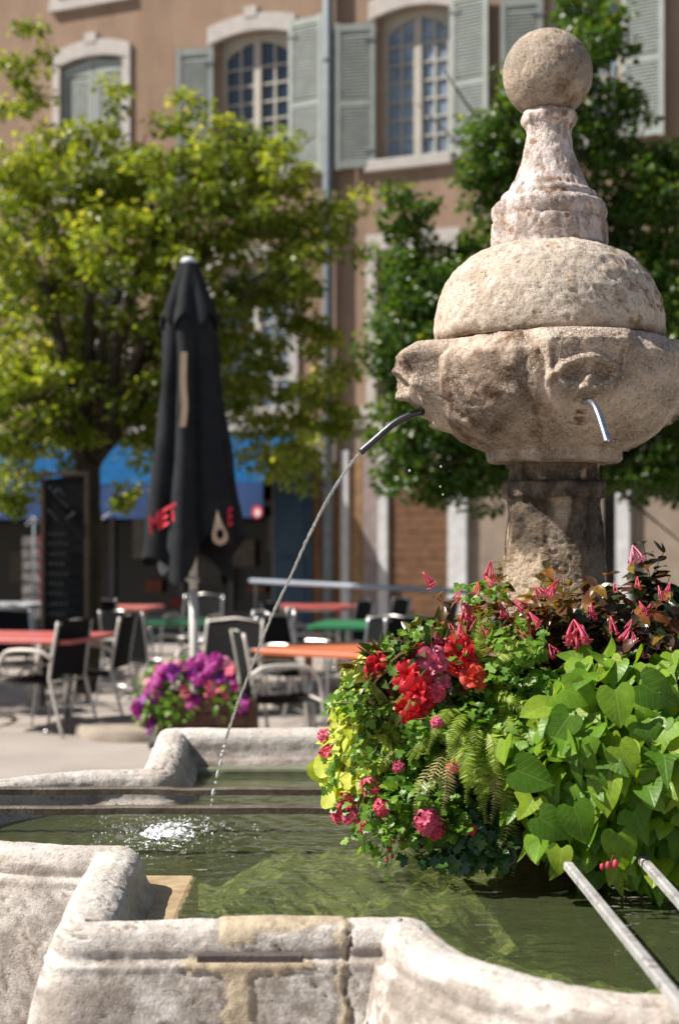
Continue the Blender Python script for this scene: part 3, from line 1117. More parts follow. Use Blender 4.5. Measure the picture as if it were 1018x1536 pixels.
# leaf shapes (right half outline, unit length)
HEART = leaf_template([(.05, -.02), (.20, -.16), (.36, -.15), (.47, .0), (.50, .18), (.46, .38), (.36, .60), (.21, .79), (.07, .93), (0, 1.0)], np.linspace(0, 1, 10), cup=.10, droop=.22, fold=.16)
LOBED = leaf_template([(.05, -.02), (.20, -.17), (.38, -.14), (.52, .02), (.56, .12), (.40, .26), (.27, .38), (.20, .60), (.08, .88), (0, 1.0)], np.linspace(0, 1, 10), cup=.10, droop=.25, fold=.14)
OVATE = leaf_template([(.0, 0), (.16, .10), (.27, .28), (.30, .45), (.25, .65), (.13, .85), (0, 1.0)], None, cup=.12, droop=.25, fold=.22)
NARROW = leaf_template([(.0, 0), (.09, .12), (.14, .35), (.13, .6), (.07, .85), (0, 1.0)], None, cup=.1, droop=.3, fold=.25)
ROUND = leaf_template([(.0, 0), (.26, .02), (.44, .2), (.48, .45), (.38, .75), (.18, .95), (0, 1.0)], None, cup=.12, droop=.2, fold=.1)
IVY5 = leaf_template([(.04, .0), (.22, -.14), (.36, -.18), (.30, .06), (.56, .16), (.58, .30), (.32, .42), (.30, .55), (.34, .74), (.20, .80), (.10, .88), (0, 1.0)], np.linspace(0, 1, 12), cup=.1, droop=.15, fold=.05)
TREEL = leaf_template([(.0, 0), (.30, .22), (.36, .5), (.2, .8), (0, 1.0)], None, cup=.1, droop=.2, fold=.2)
PINNA = leaf_template([(.04, 0), (.12, .02), (.06, .12), (.12, .17), (.055, .28), (.11, .33), (.05, .45), (.09, .5), (.04, .64), (.06, .7), (.02, .85), (0, 1.0)], np.linspace(0, 1, 12), cup=.0, droop=.15, fold=.1)

m_vine = leafmat('sweet_potato_leaf', [(.08, .19, .012), (.12, .26, .014), (.165, .315, .018), (.22, .365, .024), (.32, .42, .035)], rough=.42, trans=.45, vein=.28, tcol=(1.6, 1.4, .4))
m_fuch = leafmat('fuchsia_leaf', [(.018, .032, .014), (.03, .055, .018), (.055, .03, .018), (.16, .05, .015)], rough=.3, trans=.2, spec=.6)
m_fuch_red = leafmat('young_fuchsia_leaf', [(.05, .06, .015), (.13, .055, .018), (.24, .09, .02), (.22, .17, .02)], rough=.3, trans=.35)
m_lime = leafmat('lime_leaf', [(.40, .50, .04), (.55, .62, .07), (.70, .70, .18)], rough=.5, trans=.4, tcol=(1.2, 1.15, .5))
m_beg = leafmat('begonia_leaf', [(.02, .045, .015), (.04, .075, .02), (.10, .12, .03), (.12, .05, .02)], rough=.3, trans=.2)
m_fern = leafmat('fern_frond', [(.20, .30, .025), (.30, .42, .04), (.42, .52, .08)], rough=.5, trans=.45)
m_dry = leafmat('dry_fern', [(.26, .18, .07), (.42, .35, .13), (.48, .46, .18)], rough=.8, trans=.3, tcol=(1.2, 1.1, .8))
m_ger = leafmat('geranium_leaf', [(.07, .17, .02), (.14, .29, .03), (.22, .38, .05)], rough=.4, trans=.4)
m_ivy = leafmat('ivy_leaf', [(.015, .05, .015), (.03, .085, .02), (.06, .13, .03)], rough=.3, trans=.15, spec=.6)
m_stem = simple('green_stem', (.13, .13, .04), .6, 0, .2)
m_stemr = simple('reddish_stem', (.16, .05, .035), .5, 0, .2)
m_twig = simple('dry_twig', (.22, .14, .08), .8, 0, .3)


def petalmat(name, col, tr=.3):
    t = NT(name)
    co = t.coord()
    c = t.mix(1.0, col, t.ramp(t.noise(co, 60, 3), [(.3, .75), (.7, 1.2)]), 'MULTIPLY')
    t.set(t.b, 'Base Color', c); t.set(t.b, 'Roughness', .5)
    tr_ = t.n('ShaderNodeBsdfTranslucent', Color=c)
    mx = t.n('ShaderNodeMixShader')
    t.set(mx, 'i0', tr)
    t.t.links.new(t.b.outputs[0], mx.inputs[1]); t.t.links.new(tr_.outputs[0], mx.inputs[2])
    t.t.links.new(mx.outputs[0], t.out.inputs['Surface'])
    return t.m


p_red = petalmat('red_petal', (.62, .012, .022))
p_pinkred = petalmat('pink_red_petal', (.76, .08, .16))
p_pink = petalmat('pink_petal', (.74, .13, .24))
p_coral = petalmat('coral_petal', (.78, .12, .20))
p_orange = petalmat('orange_red_petal', (.70, .06, .03))
p_pale = petalmat('pale_pink_petal', (.80, .30, .42))
p_mag = petalmat('magenta_petal', (.42, .015, .26))
p_purple = petalmat('violet_petal', (.30, .02, .32))


def mound(c, rad, n, tpl, size, tipf, nrmf, shell=(.72, 1.0), dirw=(0, -.35, .1), flat=0.0, up=None):
    d = norm(rand_dirs(n) + np.array(dirw))
    r = rng.uniform(shell[0] ** 3, shell[1] ** 3, (n, 1)) ** (1 / 3)
    lump = 1 + .13 * vnoise(d * 2.2 + np.array(c), 1.3, 5)[:, None]
    pos = np.array(c) + d * np.array(rad) * r * lump
    tip = tipf(d) + rng.normal(size=(n, 3)) * .35
    nr = nrmf(d) + rng.normal(size=(n, 3)) * .28
    sz = rng.uniform(size[0], size[1], n)
    return scatter(tpl, pos, tip, nr, sz, jit=.3)


def stems(name, origin, ends, r, mat, parent, sag=.05):
    mb = MB()
    for e in ends:
        o = np.array(origin) + rng.normal(size=3) * .02
        m_ = (o + np.array(e)) / 2 + np.array((0, 0, sag)) + rng.normal(size=3) * .015
        mb.tube(smooth_path([o, m_, e], 6), np.linspace(r, r * .6, 13), 6)
    return wb(mb, name, mat, parent)


def flower(name, me, mat, parent, pos, rot, s, label=None):
    o = bpy.data.objects.new(name, me)
    COL.objects.link(o)
    o.parent = parent
    o.location = Vector(pos) - Vector(wloc(parent))
    o.rotation_mode = 'QUATERNION'
    o.rotation_quaternion = rot
    o.scale = (s, s, s)
    if label: o['label'] = label
    return o


def petals_mesh(name, mat, rings, cup=.25):
    """rings: (count, length, width, tilt, z)"""
    parts = []
    for k, (n, L, w, tilt, z) in enumerate(rings):
        a = np.arange(n) / n * 2 * PI + k * .6 + rng.normal(size=n) * .12
        tip = np.stack((np.cos(a) * math.cos(tilt), np.sin(a) * math.cos(tilt), np.full(n, math.sin(tilt))), 1) + rng.normal(size=(n, 3)) * .08
        nr = np.stack((-np.cos(a) * math.sin(tilt), -np.sin(a) * math.sin(tilt), np.full(n, math.cos(tilt))), 1)
        tpl = leaf_template([(.06, 0), (.22 * w, .2), (.42 * w, .5), (.45 * w, .75), (.30 * w, .95), (.0, 1.0)], None, cup=-cup, droop=.25)
        pos = np.stack((np.cos(a) * .03, np.sin(a) * .03, np.full(n, z)), 1)
        parts.append(scatter(tpl, pos, tip, nr, L * rng.uniform(.85, 1.15, n), jit=.15))
    V, F, A, U = join(parts)
    me = npmesh(name, V, F, True, var=A)
    me.materials.append(mat)
    return me


def umbel_mesh(name, mat, n=16, r=1.0):
    parts = []
    for i in range(n):
        d = norm(np.array((rng.normal(), rng.normal(), abs(rng.normal()) * .8 + .1)))
        c = d * r * rng.uniform(.6, 1.0)
        e1 = norm(np.cross(d, (0.3, .2, 1))); e2 = np.cross(d, e1)
        a = np.arange(5) / 5 * 2 * PI + rng.random() * 6
        tip = np.cos(a)[:, None] * e1 + np.sin(a)[:, None] * e2 + d * .35
        tpl = leaf_template([(.05, 0), (.24, .4), (.28, .75), (.12, 1.0), (0, 1.0)], None, cup=.2, droop=.2)
        parts.append(scatter(tpl, np.tile(c, (5, 1)), tip, np.tile(d, (5, 1)), .48 * r * rng.uniform(.8, 1.2, 5), jit=.2))
    V, F, A, U = join(parts)
    me = npmesh(name, V, F, True, var=A)
    me.materials.append(mat)
    return me


def tubes_mesh(name, mat, n=6, spread=.8):
    """hanging cluster of long tubular blooms with flared ends, pointing down -Z"""
    mb = MB()
    for i in range(n):
        a = i / n * 2 * PI + rng.normal() * .3
        sp_ = spread * rng.uniform(.5, 1.15)
        e = np.array((math.cos(a) * sp_, math.sin(a) * sp_, -1)); e /= np.linalg.norm(e)
        L = rng.uniform(.75, 1.1)
        pts = [e * .2 * k * L * (1 - .25 * k / 5) + np.array((0, 0, -.30 * (k / 5) ** 2)) for k in range(6)]
        mb.tube(pts, [.040, .032, .034, .042, .056, .062], 7)
        end, ax = np.array(pts[-1]), norm(np.array(pts[-1]) - np.array(pts[-2]))
        e1 = norm(np.cross(ax, (.3, .9, .2))); e2 = np.cross(ax, e1)
        q = np.arange(5) / 5 * 2 * PI
        for t in q:
            dd = (math.cos(t) * e1 + math.sin(t) * e2)
            ss = np.cross(ax, dd)
            mb.add([end + dd * .03 - ss * .03, end + dd * .03 + ss * .03, end + dd * .12 + ss * .04 + ax * .06, end + dd * .17 + ax * .05, end + dd * .12 - ss * .04 + ax * .06], [(0, 1, 2, 3, 4)], True)
    me = npmesh(name, np.concatenate(mb.V), mb.F, True)
    me.materials.append(mat)
    return me


def face_dir(v, spin=None):
    q = Vector(v).to_track_quat('Z', 'Y')
    return q @ Quaternion((0, 0, 1), random.random() * 6.28 if spin is None else spin)


TOSUN = np.array(sdir)
# --- broad leaved vine
vine = empty('sweet_potato_vine', (.70, 3.45, .93), 0, 'broad heart leaved bright green vine spilling over the right side of the planter', 'vine')
c_ = (.735, 3.37, .975)
tipv = lambda d: d * np.array((.5, .5, .25)) + np.array((0, -.15, -.75))
nrv = lambda d: d * .8 + np.array((-.25, -.30, .55))
parts = [mound(c_, (.375, .27, .265), 300, HEART, (.040, .074), tipv, nrv, (.80, 1.06), (-.05, -.75, .12)),
         mound(c_, (.375, .27, .265), 260, LOBED, (.045, .078), tipv, nrv, (.9, 1.06), (-.05, -.75, .1)),
         mound(c_, (.34, .24, .235), 230, HEART, (.05, .08), tipv, nrv, (.55, .9), (0, -.3, .1))]
# explicit leaves read from the photograph: (x, y, size px, tip direction in the picture)
for (x, y, s, tx, ty, dd, tp) in ((905, 1190, 95, -.2, .9, 3.09, HEART), (868, 1235, 90, .3, .9, 3.08, HEART), (828, 1240, 85, .7, .5, 3.10, HEART), (960, 1240, 85, .4, .9, 3.09, LOBED), (800, 1165, 95, .9, .35, 3.13, HEART),
                                  (925, 1060, 90, .1, .9, 3.12, HEART), (870, 1040, 85, .9, .2, 3.17, HEART), (990, 1110, 90, -.5, .8, 3.10, LOBED), (840, 1090, 80, -.6, .7, 3.13, HEART), (880, 1140, 85, .3, .9, 3.09, LOBED),
                                  (800, 1065, 70, -.9, .3, 3.16, HEART), (940, 1140, 80, .5, .8, 3.08, HEART), (1000, 1190, 90, -.3, 1, 3.08, HEART), (838, 1290, 62, -.2, 1, 3.09, HEART), (985, 1040, 95, .8, .5, 3.14, HEART), (930, 1275, 85, .1, 1, 3.09, HEART)):
    tip = np.array((tx, -.25, -ty)); pos = W(x, y, dd) - norm(tip) * s * .64 / FPX * dd * .45
    parts.append(scatter(tp, pos[None], tip[None], np.array((-.35, -.75, .55))[None] + rng.normal(size=(1, 3)) * .15, [s * .64 / FPX * dd], jit=.1))
leaf_obj('foliage', parts, m_vine, vine)
ends = [np.array(c_) + norm(np.array((rng.normal() * .8, -abs(rng.normal()) - .2, rng.normal() * .5))) * np.array((.36, .26, .26)) * .93 for i in range(46)]
stems('stem', (.68, 3.52, .98), ends, .0028, m_stem, vine, .06)

# --- dark fuchsias
def spray_plant(name, base, tips, label, leafmat_, n_per, size, seed_shift=0.0, cat='fuchsia', tpl=OVATE, tip_tone=None, yf=.28):
    root = empty(name, base, 0, label, cat)
    mb = MB(); pp, tt, nn, ss = [], [], [], []
    yp, yt, yn, ys = [], [], [], []
    for tp_ in tips:
        o = np.array(base) + rng.normal(size=3) * np.array((.05, .04, .01))
        tp_ = np.array(tp_)
        mid = (o + tp_) / 2 + rng.normal(size=3) * .03 + np.array((0, 0, .03))
        path = smooth_path([o, mid, tp_], 8)
        mb.tube(path[:-1], np.linspace(.0028, .0009, len(path) - 1), 6)
        L = len(path)
        for k in range(n_per):
            f = k / n_per
            q = .25 + .76 * f ** .8 + rng.normal() * .02
            i = int(np.clip(q * (L - 1), 0, L - 2))
            ax = norm(path[i + 1] - path[i])
            s1 = norm(np.cross(ax, rand_dirs(1)[0]))
            tip = s1 * .85 + ax * .35 + np.array((0, 0, -.15))
            a = (yp, yt, yn, ys) if (tip_tone is not None and f > 1 - yf) else (pp, tt, nn, ss)
            a[0].append(path[i]); a[1].append(tip); a[2].append(ax * .5 + UP * .7 + TOSUN * .3 + rng.normal(size=3) * .3)
            a[3].append(rng.uniform(*size) * (1 if f < .8 else .75))
    wb(mb, 'stem', m_stemr, root)
    leaf_obj('foliage', [scatter(tpl, np.array(pp), np.array(tt), np.array(nn), np.array(ss), jit=.2)], leafmat_, root)
    if yp:
        leaf_obj('young_foliage', [scatter(tpl, np.array(yp), np.array(yt), np.array(yn), np.array(ys) * .95, jit=.25)], tip_tone, root)
    return root


def tips_in(box, n, d):
    return [W(random.uniform(box[0], box[2]), random.uniform(box[1], box[3]), random.uniform(*d)) for i in range(n)]


fr_tips = [W(960, 795, 3.75), W(975, 830, 3.7), W(940, 830, 3.7), W(1000, 815, 3.8), W(905, 850, 3.75), W(1010, 850, 3.7), W(1040, 830, 3.8), W(1060, 860, 3.6)] + tips_in((810, 860, 1080, 1000), 95, (3.42, 3.95))
fr = spray_plant('fuchsia_plant', (.74, 3.72, .95), fr_tips, 'dark leaved fuchsia with few blooms to the right of the column', m_fuch, 26, (.042, .066), tip_tone=m_fuch_red, yf=.08)
fl_tips = [W(632, 870, 3.62), W(655, 880, 3.6), W(650, 925, 3.5), W(640, 960, 3.5), W(735, 835, 3.7), W(748, 825, 3.72), W(830, 815, 3.52), W(845, 840, 3.5), W(820, 850, 3.5), W(700, 880, 3.55), W(680, 930, 3.45), W(790, 880, 3.5), W(765, 860, 3.6)] \
    + tips_in((680, 880, 860, 1000), 44, (3.40, 3.62))
fl = spray_plant('fuchsia_plant', (.47, 3.62, .95), fl_tips, 'bronze and green fuchsia with many pink tubular blooms in front of the column', m_fuch, 20, (.036, .060), tip_tone=m_fuch_red, yf=.45)
tb = [tubes_mesh('fuchsia_bloom_%s' % k, m_, n_, s_) for k, m_, n_, s_ in (('coral', p_coral, 6, .75), ('pink', p_pinkred, 5, .6), ('pale', p_pale, 9, .7), ('few', p_coral, 5, .38))]
for (x, y, d, k, s, root, rot) in (
        (634, 858, 3.6, 3, .046, fl, (-.5, 0, .75)), (735, 842, 3.68, 1, .055, fl, (.15, .3, .9)), (726, 862, 3.66, 0, .05, fl, (-.4, .3, .8)), (700, 905, 3.5, 0, .062, fl, (0, .4, .9)), (690, 900, 3.5, 1, .05, fl, (-.4, .4, .8)),
        (672, 932, 3.47, 3, .05, fl, (-.3, .4, .8)), (770, 900, 3.48, 0, .05, fl, (-.8, .2, .5)), (790, 925, 3.45, 0, .052, fl, (-.4, .5, .7)), (775, 945, 3.43, 1, .05, fl, (-.6, .4, .6)), (860, 930, 3.36, 0, .078, fr, (0, .6, .8)), (872, 938, 3.35, 0, .06, fr, (.3, .6, .7)),
        (838, 868, 3.5, 3, .055, fl, (.5, .3, .6)), (828, 880, 3.48, 1, .04, fl, (.2, .4, .7)), (820, 1022, 3.36, 3, .045, fl, (0, 0, 1)), (948, 818, 3.66, 2, .055, fr, (-.2, .5, .8)), (915, 925, 3.42, 3, .045, fr, (-.2, .2, .9)),
        (945, 940, 3.40, 3, .050, fr, (.5, .4, .6)), (955, 865, 3.55, 3, .035, fr, (0, .4, .8)), (885, 905, 3.45, 3, .04, fr, (-.1, .3, .8)), (800, 960, 3.40, 1, .042, fl, (-.3, .4, .7)), (750, 905, 3.5, 1, .045, fl, (-.2, .4, .8)), (716, 925, 3.46, 0, .05, fl, (.1, .5, .8)),
        *[(random.uniform(650, 860), random.uniform(860, 985), 3.40, random.choice((0, 1, 3)), random.uniform(.028, .046), fl, (random.uniform(-.6, .5), .3, .75)) for _ in range(16)], *[(random.uniform(880, 1015), random.uniform(850, 970), 3.44, 3, random.uniform(.026, .04), fr, (random.uniform(-.4, .5), .3, .8)) for _ in range(9)], (655, 962, 3.44, 3, .04, fl, (-.4, .3, .6)), (745, 960, 3.42, 3, .038, fl, (.2, .3, .8)), (975, 905, 3.5, 3, .035, fr, (.3, .2, .8))):
    flower('bloom', tb[k], None, root, W(x, y, d), face_dir(rot), s * .88)

# --- lime trailing plant at the left
lime = empty('lime_trailing_plant', (.30, 3.72, .95), 0, 'yellow lime leaved plant trailing at the left end of the planter', 'plant')
dn_ = lambda d: d * np.array((.55, .55, .1)) + np.array((-.15, -.1, -.7))
nl = lambda d: d * .7 + np.array((-.35, -.2, .6))
parts = []
for (x, y, d, rx, rz_, n_, sz) in ((575, 1010, 3.54, 55, 45, 230, (.022, .038)), (548, 1062, 3.52, 48, 55, 260, (.022, .042)), (548, 1110, 3.50, 50, 55, 250, (.024, .046)), (586, 1120, 3.46, 45, 60, 190, (.022, .042)), (525, 1165, 3.52, 32, 26, 70, (.032, .06)), (560, 1165, 3.46, 40, 30, 90, (.026, .046)), (510, 1130, 3.6, 18, 24, 16, (.045, .07))):
    k_ = d / FPX
    parts.append(mound(W(x, y, d), (rx * k_, .09, rz_ * k_), n_, ROUND if sz[1] > .05 else OVATE, sz, dn_, nl, (.5, 1.05), (-.15, -.4, .1)))
leaf_obj('foliage', parts, m_lime, lime)
stems('stem', (.24, 3.66, .99), [W(x, y, 3.6) for x, y in ((560, 1000), (520, 1050), (515, 1100), (515, 1150), (545, 1180), (580, 1150), (560, 1080))], .0025, m_stem, lime)

# --- begonias
beg = empty('begonia_plant', (.26, 3.55, .94), 0, 'dark leaved begonia with large double red flowers left of the column', 'begonia')
parts = []
for (x, y, d, rx, rz_, n_) in ((600, 1015, 3.5, 60, 50, 150), (640, 1010, 3.46, 60, 60, 170), (690, 1000, 3.47, 55, 50, 130), (600, 1070, 3.46, 55, 40, 120)):
    k_ = d / FPX
    parts.append(mound(W(x, y, d), (rx * k_, .09, rz_ * k_), n_, NARROW, (.045, .085), lambda d: d * np.array((.9, .6, .4)) + np.array((-.1, -.1, .1)), lambda d: d * .4 + np.array((-.2, -.1, .8)), (.3, 1.05), (-.1, -.3, .2)))
leaf_obj('foliage', parts, m_beg, beg)
stems('stem', (.26, 3.55, .96), [W(x, y, 3.45) for x, y in ((565, 1000), (620, 1010), (650, 990), (630, 1045), (695, 980), (600, 1060), (712, 1016))], .004, m_stemr, beg, .02)
bm_ = {k: petals_mesh('begonia_bloom', m_, [(6, 1.0, 1.25, .15, 0), (5, .8, 1.2, .6, .04), (5, .55, 1.1, 1.0, .06)]) for k, m_ in (('red', p_red), ('pink', p_pink), ('orange', p_orange), ('pinkred', p_pinkred))}
for (x, y, d, k, s, dr) in ((562, 996, 3.44, 'red', .030, (-.5, -.8, .1)), (574, 990, 3.50, 'red', .022, (-.3, -.6, .6)), (612, 1012, 3.38, 'red', .036, (-.3, -1, .2)), (628, 1000, 3.40, 'red', .034, (.2, -.8, .5)), (625, 1036, 3.36, 'red', .040, (-.2, -1, -.1)),
                            (650, 995, 3.38, 'pink', .040, (.1, -1, .3)), (644, 1014, 3.38, 'pinkred', .028, (.3, -.9, 0)), (640, 976, 3.42, 'red', .034, (-.1, -.7, .7)), (604, 1062, 3.38, 'red', .030, (-.4, -.9, 0)), (630, 1066, 3.36, 'red', .028, (.2, -.9, -.2)),
                            (690, 972, 3.40, 'red', .036, (.1, -.9, .4)), (702, 986, 3.39, 'red', .030, (.4, -.8, .1)), (676, 990, 3.40, 'red', .028, (0, -1, 0)), (711, 1015, 3.36, 'orange', .030, (.2, -1, .3)), (664, 966, 3.44, 'pink', .022, (0, -.6, .8)), (590, 1035, 3.42, 'red', .020, (-.6, -.7, .1)), (618, 985, 3.42, 'red', .024, (-.3, -.6, .7)), (598, 1020, 3.40, 'red', .022, (-.6, -.7, .2)), (655, 1040, 3.36, 'pinkred', .022, (.3, -.9, 0)), (615, 1078, 3.36, 'red', .024, (-.1, -.9, -.3)), (684, 1000, 3.38, 'red', .024, (.1, -.8, .4)), (552, 1008, 3.45, 'red', .018, (-.7, -.6, .1)), (664, 1022, 3.37, 'pink', .020, (.4, -.8, .2)), (700, 1000, 3.38, 'red', .022, (.5, -.7, .3)), (640, 1052, 3.36, 'red', .022, (.2, -.9, 0)), (660, 1010, 3.4, 'red', .02, (.5, -.8, -.1))):
    flower('flower', bm_[k], None, beg, W(x, y, d - .03), face_dir(dr), s * 1.0, 'pink flower among the red ones' if k == 'pink' else ('orange red flower' if k == 'orange' else None))

# --- fern
fern = empty('fern', (.36, 3.58, .96), 0, 'light green fern with brown dried fronds hanging over the planter front', 'fern')


def frond(path, wmax, n=40):
    path = np.array(path)
    t = np.linspace(.10, .99, n)
    L = len(path)
    pos, tip, nr, sz = [], [], [], []
    for q in t:
        f = q * (L - 1); i = min(int(f), L - 2)
        p = path[i] + (path[i + 1] - path[i]) * (f - i)
        ax = norm(path[i + 1] - path[i])
        nrm_ = norm(UP * .5 + np.array((-.25, -.75, 0)) - ax * ax.dot(UP * .5 + np.array((-.25, -.75, 0))))
        sd = np.cross(ax, nrm_)
        w = wmax * (math.sin(min(1, (q + .12)) * PI) ** .75) * (1.05 - .35 * q)
        for s in (-1, 1):
            pos.append(p); tip.append(sd * s + ax * .45 - nrm_ * .08 + rng.normal(size=3) * .06); nr.append(nrm_ + rng.normal(size=3) * .12); sz.append(max(.008, w) * rng.uniform(.88, 1.08))
    return scatter(PINNA, np.array(pos), np.array(tip), np.array(nr), np.array(sz), jit=.08)


FR_G = [[(690, 1060, 3.5), (715, 1000, 3.46), (722, 950, 3.44), (716, 920, 3.44)], [(710, 1070, 3.5), (745, 1020, 3.42), (760, 970, 3.40), (748, 930, 3.40)], [(700, 1070, 3.45), (660, 1075, 3.36), (630, 1115, 3.30), (612, 1140, 3.3)],
        [(700, 1070, 3.45), (680, 1060, 3.34), (655, 1090, 3.27), (640, 1130, 3.26)], [(715, 1070, 3.45), (755, 1050, 3.36), (785, 1060, 3.30), (805, 1090, 3.3)], [(705, 1080, 3.42), (690, 1100, 3.30), (680, 1140, 3.26), (676, 1180, 3.26)],
        [(715, 1080, 3.42), (735, 1100, 3.30), (742, 1145, 3.26), (740, 1190, 3.26)], [(720, 1080, 3.42), (760, 1090, 3.32), (775, 1130, 3.28), (768, 1175, 3.28)], [(700, 1060, 3.47), (700, 1010, 3.40), (690, 970, 3.38), (678, 945, 3.38)],
        [(705, 1100, 3.4), (710, 1140, 3.28), (722, 1190, 3.25), (728, 1235, 3.26)], [(730, 1090, 3.4), (752, 1150, 3.29), (757, 1210, 3.27), (748, 1265, 3.28)], [(690, 1080, 3.42), (650, 1040, 3.36), (620, 1050, 3.34), (600, 1075, 3.34)], [(720, 1050, 3.45), (740, 990, 3.36), (775, 975, 3.34), (800, 985, 3.34)]]
FR_D = [[(690, 1110, 3.4), (660, 1140, 3.28), (645, 1180, 3.25), (640, 1225, 3.26)], [(690, 1110, 3.4), (672, 1150, 3.27), (668, 1190, 3.25), (662, 1222, 3.25)], [(725, 1120, 3.38), (740, 1160, 3.27), (742, 1200, 3.25), (735, 1235, 3.26)], [(735, 1120, 3.38), (758, 1180, 3.27), (762, 1240, 3.27), (745, 1280, 3.29)], [(680, 1110, 3.38), (640, 1160, 3.27), (625, 1200, 3.26), (622, 1240, 3.27)]]
NEAR = lambda p: W(p[0], p[1], p[2] - .01)
for f in FR_G:
    leaf_obj('frond', [frond(smooth_path([NEAR(p) for p in f], 7), rng.uniform(.026, .036))], m_fern, fern)
for f in FR_G:
    for q in range(2):
        o_f = np.array((rng.normal() * 26, rng.normal() * 18, rng.uniform(0, .10)))
        leaf_obj('frond', [frond(smooth_path([W(p[0] + o_f[0] * (.3 + .35 * i), p[1] + o_f[1] * (.3 + .35 * i), p[2] - .04 + o_f[2]) for i, p in enumerate(f)], 7), rng.uniform(.022, .034))], m_fern, fern)
for f in FR_D:
    leaf_obj('dry_frond', [frond(smooth_path([NEAR(p) for p in f], 7), rng.uniform(.022, .032), 24)], m_dry, fern)['label'] = 'dried brown hanging frond'
mb = MB()
for f in FR_G + FR_D:
    p_ = smooth_path([NEAR(p) for p in f], 6); mb.tube(p_, np.linspace(.0014, .0005, len(p_)), 6)
wb(mb, 'stalk', m_stem, fern)

# --- trailing geranium with pink umbels
ger = empty('trailing_geranium', (.30, 3.5, .93), 0, 'trailing geranium with small lobed leaves and pink flower heads above the water', 'geranium')
parts = []
spots = [(632, 1125, 3.40, 36, 40, 170), (605, 1190, 3.38, 50, 36, 330), (640, 1195, 3.36, 40, 40, 190), (620, 1238, 3.38, 62, 24, 190), (675, 1228, 3.34, 30, 26, 110), (690, 1065, 3.42, 70, 45, 260), (540, 1205, 3.45, 40, 22, 60), (565, 1160, 3.47, 26, 30, 70), (760, 1010, 3.40, 60, 28, 190), (770, 965, 3.40, 45, 35, 120), (720, 885, 3.5, 40, 14, 40), (640, 1085, 3.38, 40, 24, 130), (740, 1090, 3.40, 50, 50, 160)]
for (x, y, d, rx, rz_, n_) in spots:
    k_ = d / FPX
    parts.append(mound(W(x, y, d), (rx * k_, .10, rz_ * k_), n_, IVY5, (.014, .027), lambda d: d * np.array((.8, .5, .4)) + np.array((0, -.1, -.25)), lambda d: d * .5 + np.array((-.3, -.3, .7)), (.2, 1.12), (0, -.2, .1)))
for (x, y, d) in ((606, 955, 3.5), (598, 968, 3.5), (618, 972, 3.48), (525, 1020, 3.55), (515, 1030, 3.55), (535, 1035, 3.54), (520, 1042, 3.55), (612, 962, 3.5)):
    parts.append(scatter(IVY5, np.array([W(x, y, d)]), np.array([(rng.normal(), -.2, .3)]), np.array([(-.4, -.6, .6)]), [.028], jit=.1))
shp = []
for _ in range(46):
    sx_, sy_ = random.choice(((600, 1140), (640, 1180), (690, 1200), (580, 1080)))
    ex_, ey_ = random.choice(((random.uniform(478, 560), random.uniform(1020, 1250)), (random.uniform(520, 760), random.uniform(1225, 1305)), (random.uniform(560, 720), random.uniform(930, 1010))))
    pth_ = smooth_path([W(sx_, sy_, 3.42), W((sx_ + ex_) / 2 + random.uniform(-10, 10), (sy_ + ey_) / 2 - 12, 3.36), W(ex_, ey_, random.uniform(3.32, 3.5))], 6)
    shp.append(pth_)
    i_ = np.array([5, 7, 8, 9, 10, 11, 11, 12, 12, 12])
    parts.append(scatter(IVY5, pth_[i_] + rng.normal(size=(10, 3)) * .010, rng.normal(size=(10, 3)) * .6 + np.array((0, -.2, -.1)), np.array((-.4, -.5, .6)) + rng.normal(size=(10, 3)) * .3, rng.uniform(.014, .026, 10), jit=.2))
leaf_obj('foliage', parts, m_ger, ger)
mb = MB()
for pth_ in shp: mb.tube(pth_, np.linspace(.0016, .0008, len(pth_)), 5)
wb(mb, 'shoot', m_stem, ger)['kind'] = 'stuff'
ends = [W(*p) for p in ((525, 1212, 3.42), (545, 1222, 3.41), (556, 1180, 3.43), (572, 1212, 3.40), (640, 1236, 3.36), (490, 1112, 3.52), (496, 1138, 3.52), (606, 960, 3.5), (522, 1030, 3.55), (585, 1275, 3.36), (580, 1290, 3.36), (640, 1265, 3.36), (500, 1165, 3.5))]
stems('stem', W(625, 1120, 3.46), ends, .0020, m_stem, ger, .03)
um = [umbel_mesh('geranium_head', m_, n_) for m_, n_ in ((p_pinkred, 18), (p_pink, 20), (p_coral, 14))]
for (x, y, d, k, s, dr) in ((522, 1205, 3.42, 0, .030, (-.4, -.8, .3)), (528, 1225, 3.41, 1, .024, (-.1, -1, 0)), (556, 1182, 3.36, 2, .026, (-.2, -.7, .6)), (573, 1211, 3.31, 0, .024, (.2, -.9, .2)), (640, 1232, 3.26, 1, .034, (.1, -.9, .2)), (652, 1242, 3.26, 0, .026, (.3, -.9, -.2)), (488, 1104, 3.52, 1, .020, (-.6, -.5, .6)), (494, 1128, 3.52, 0, .026, (-.5, -.8, .2)), (510, 1222, 3.43, 0, .022, (-.6, -.7, -.2)), (545, 1238, 3.36, 0, .018, (0, -.9, -.4)), (680, 1150, 3.24, 2, .014, (0, -.9, .3)), (655, 1085, 3.27, 1, .016, (-.2, -.9, .3)), (598, 1150, 3.34, 1, .016, (-.2, -.9, .3)), (705, 1245, 3.26, 0, .014, (.2, -.9, .1))):
    flower('flower_head', um[k], None, ger, W(x, y, d), face_dir(dr), s)
mb = MB(); blob(mb, (0, 0, 0), 1.0, (.8, .8, 1.3)); bud_ = npmesh('bud', mb.V[0], mb.F, True); bud_.materials.append(p_pinkred)
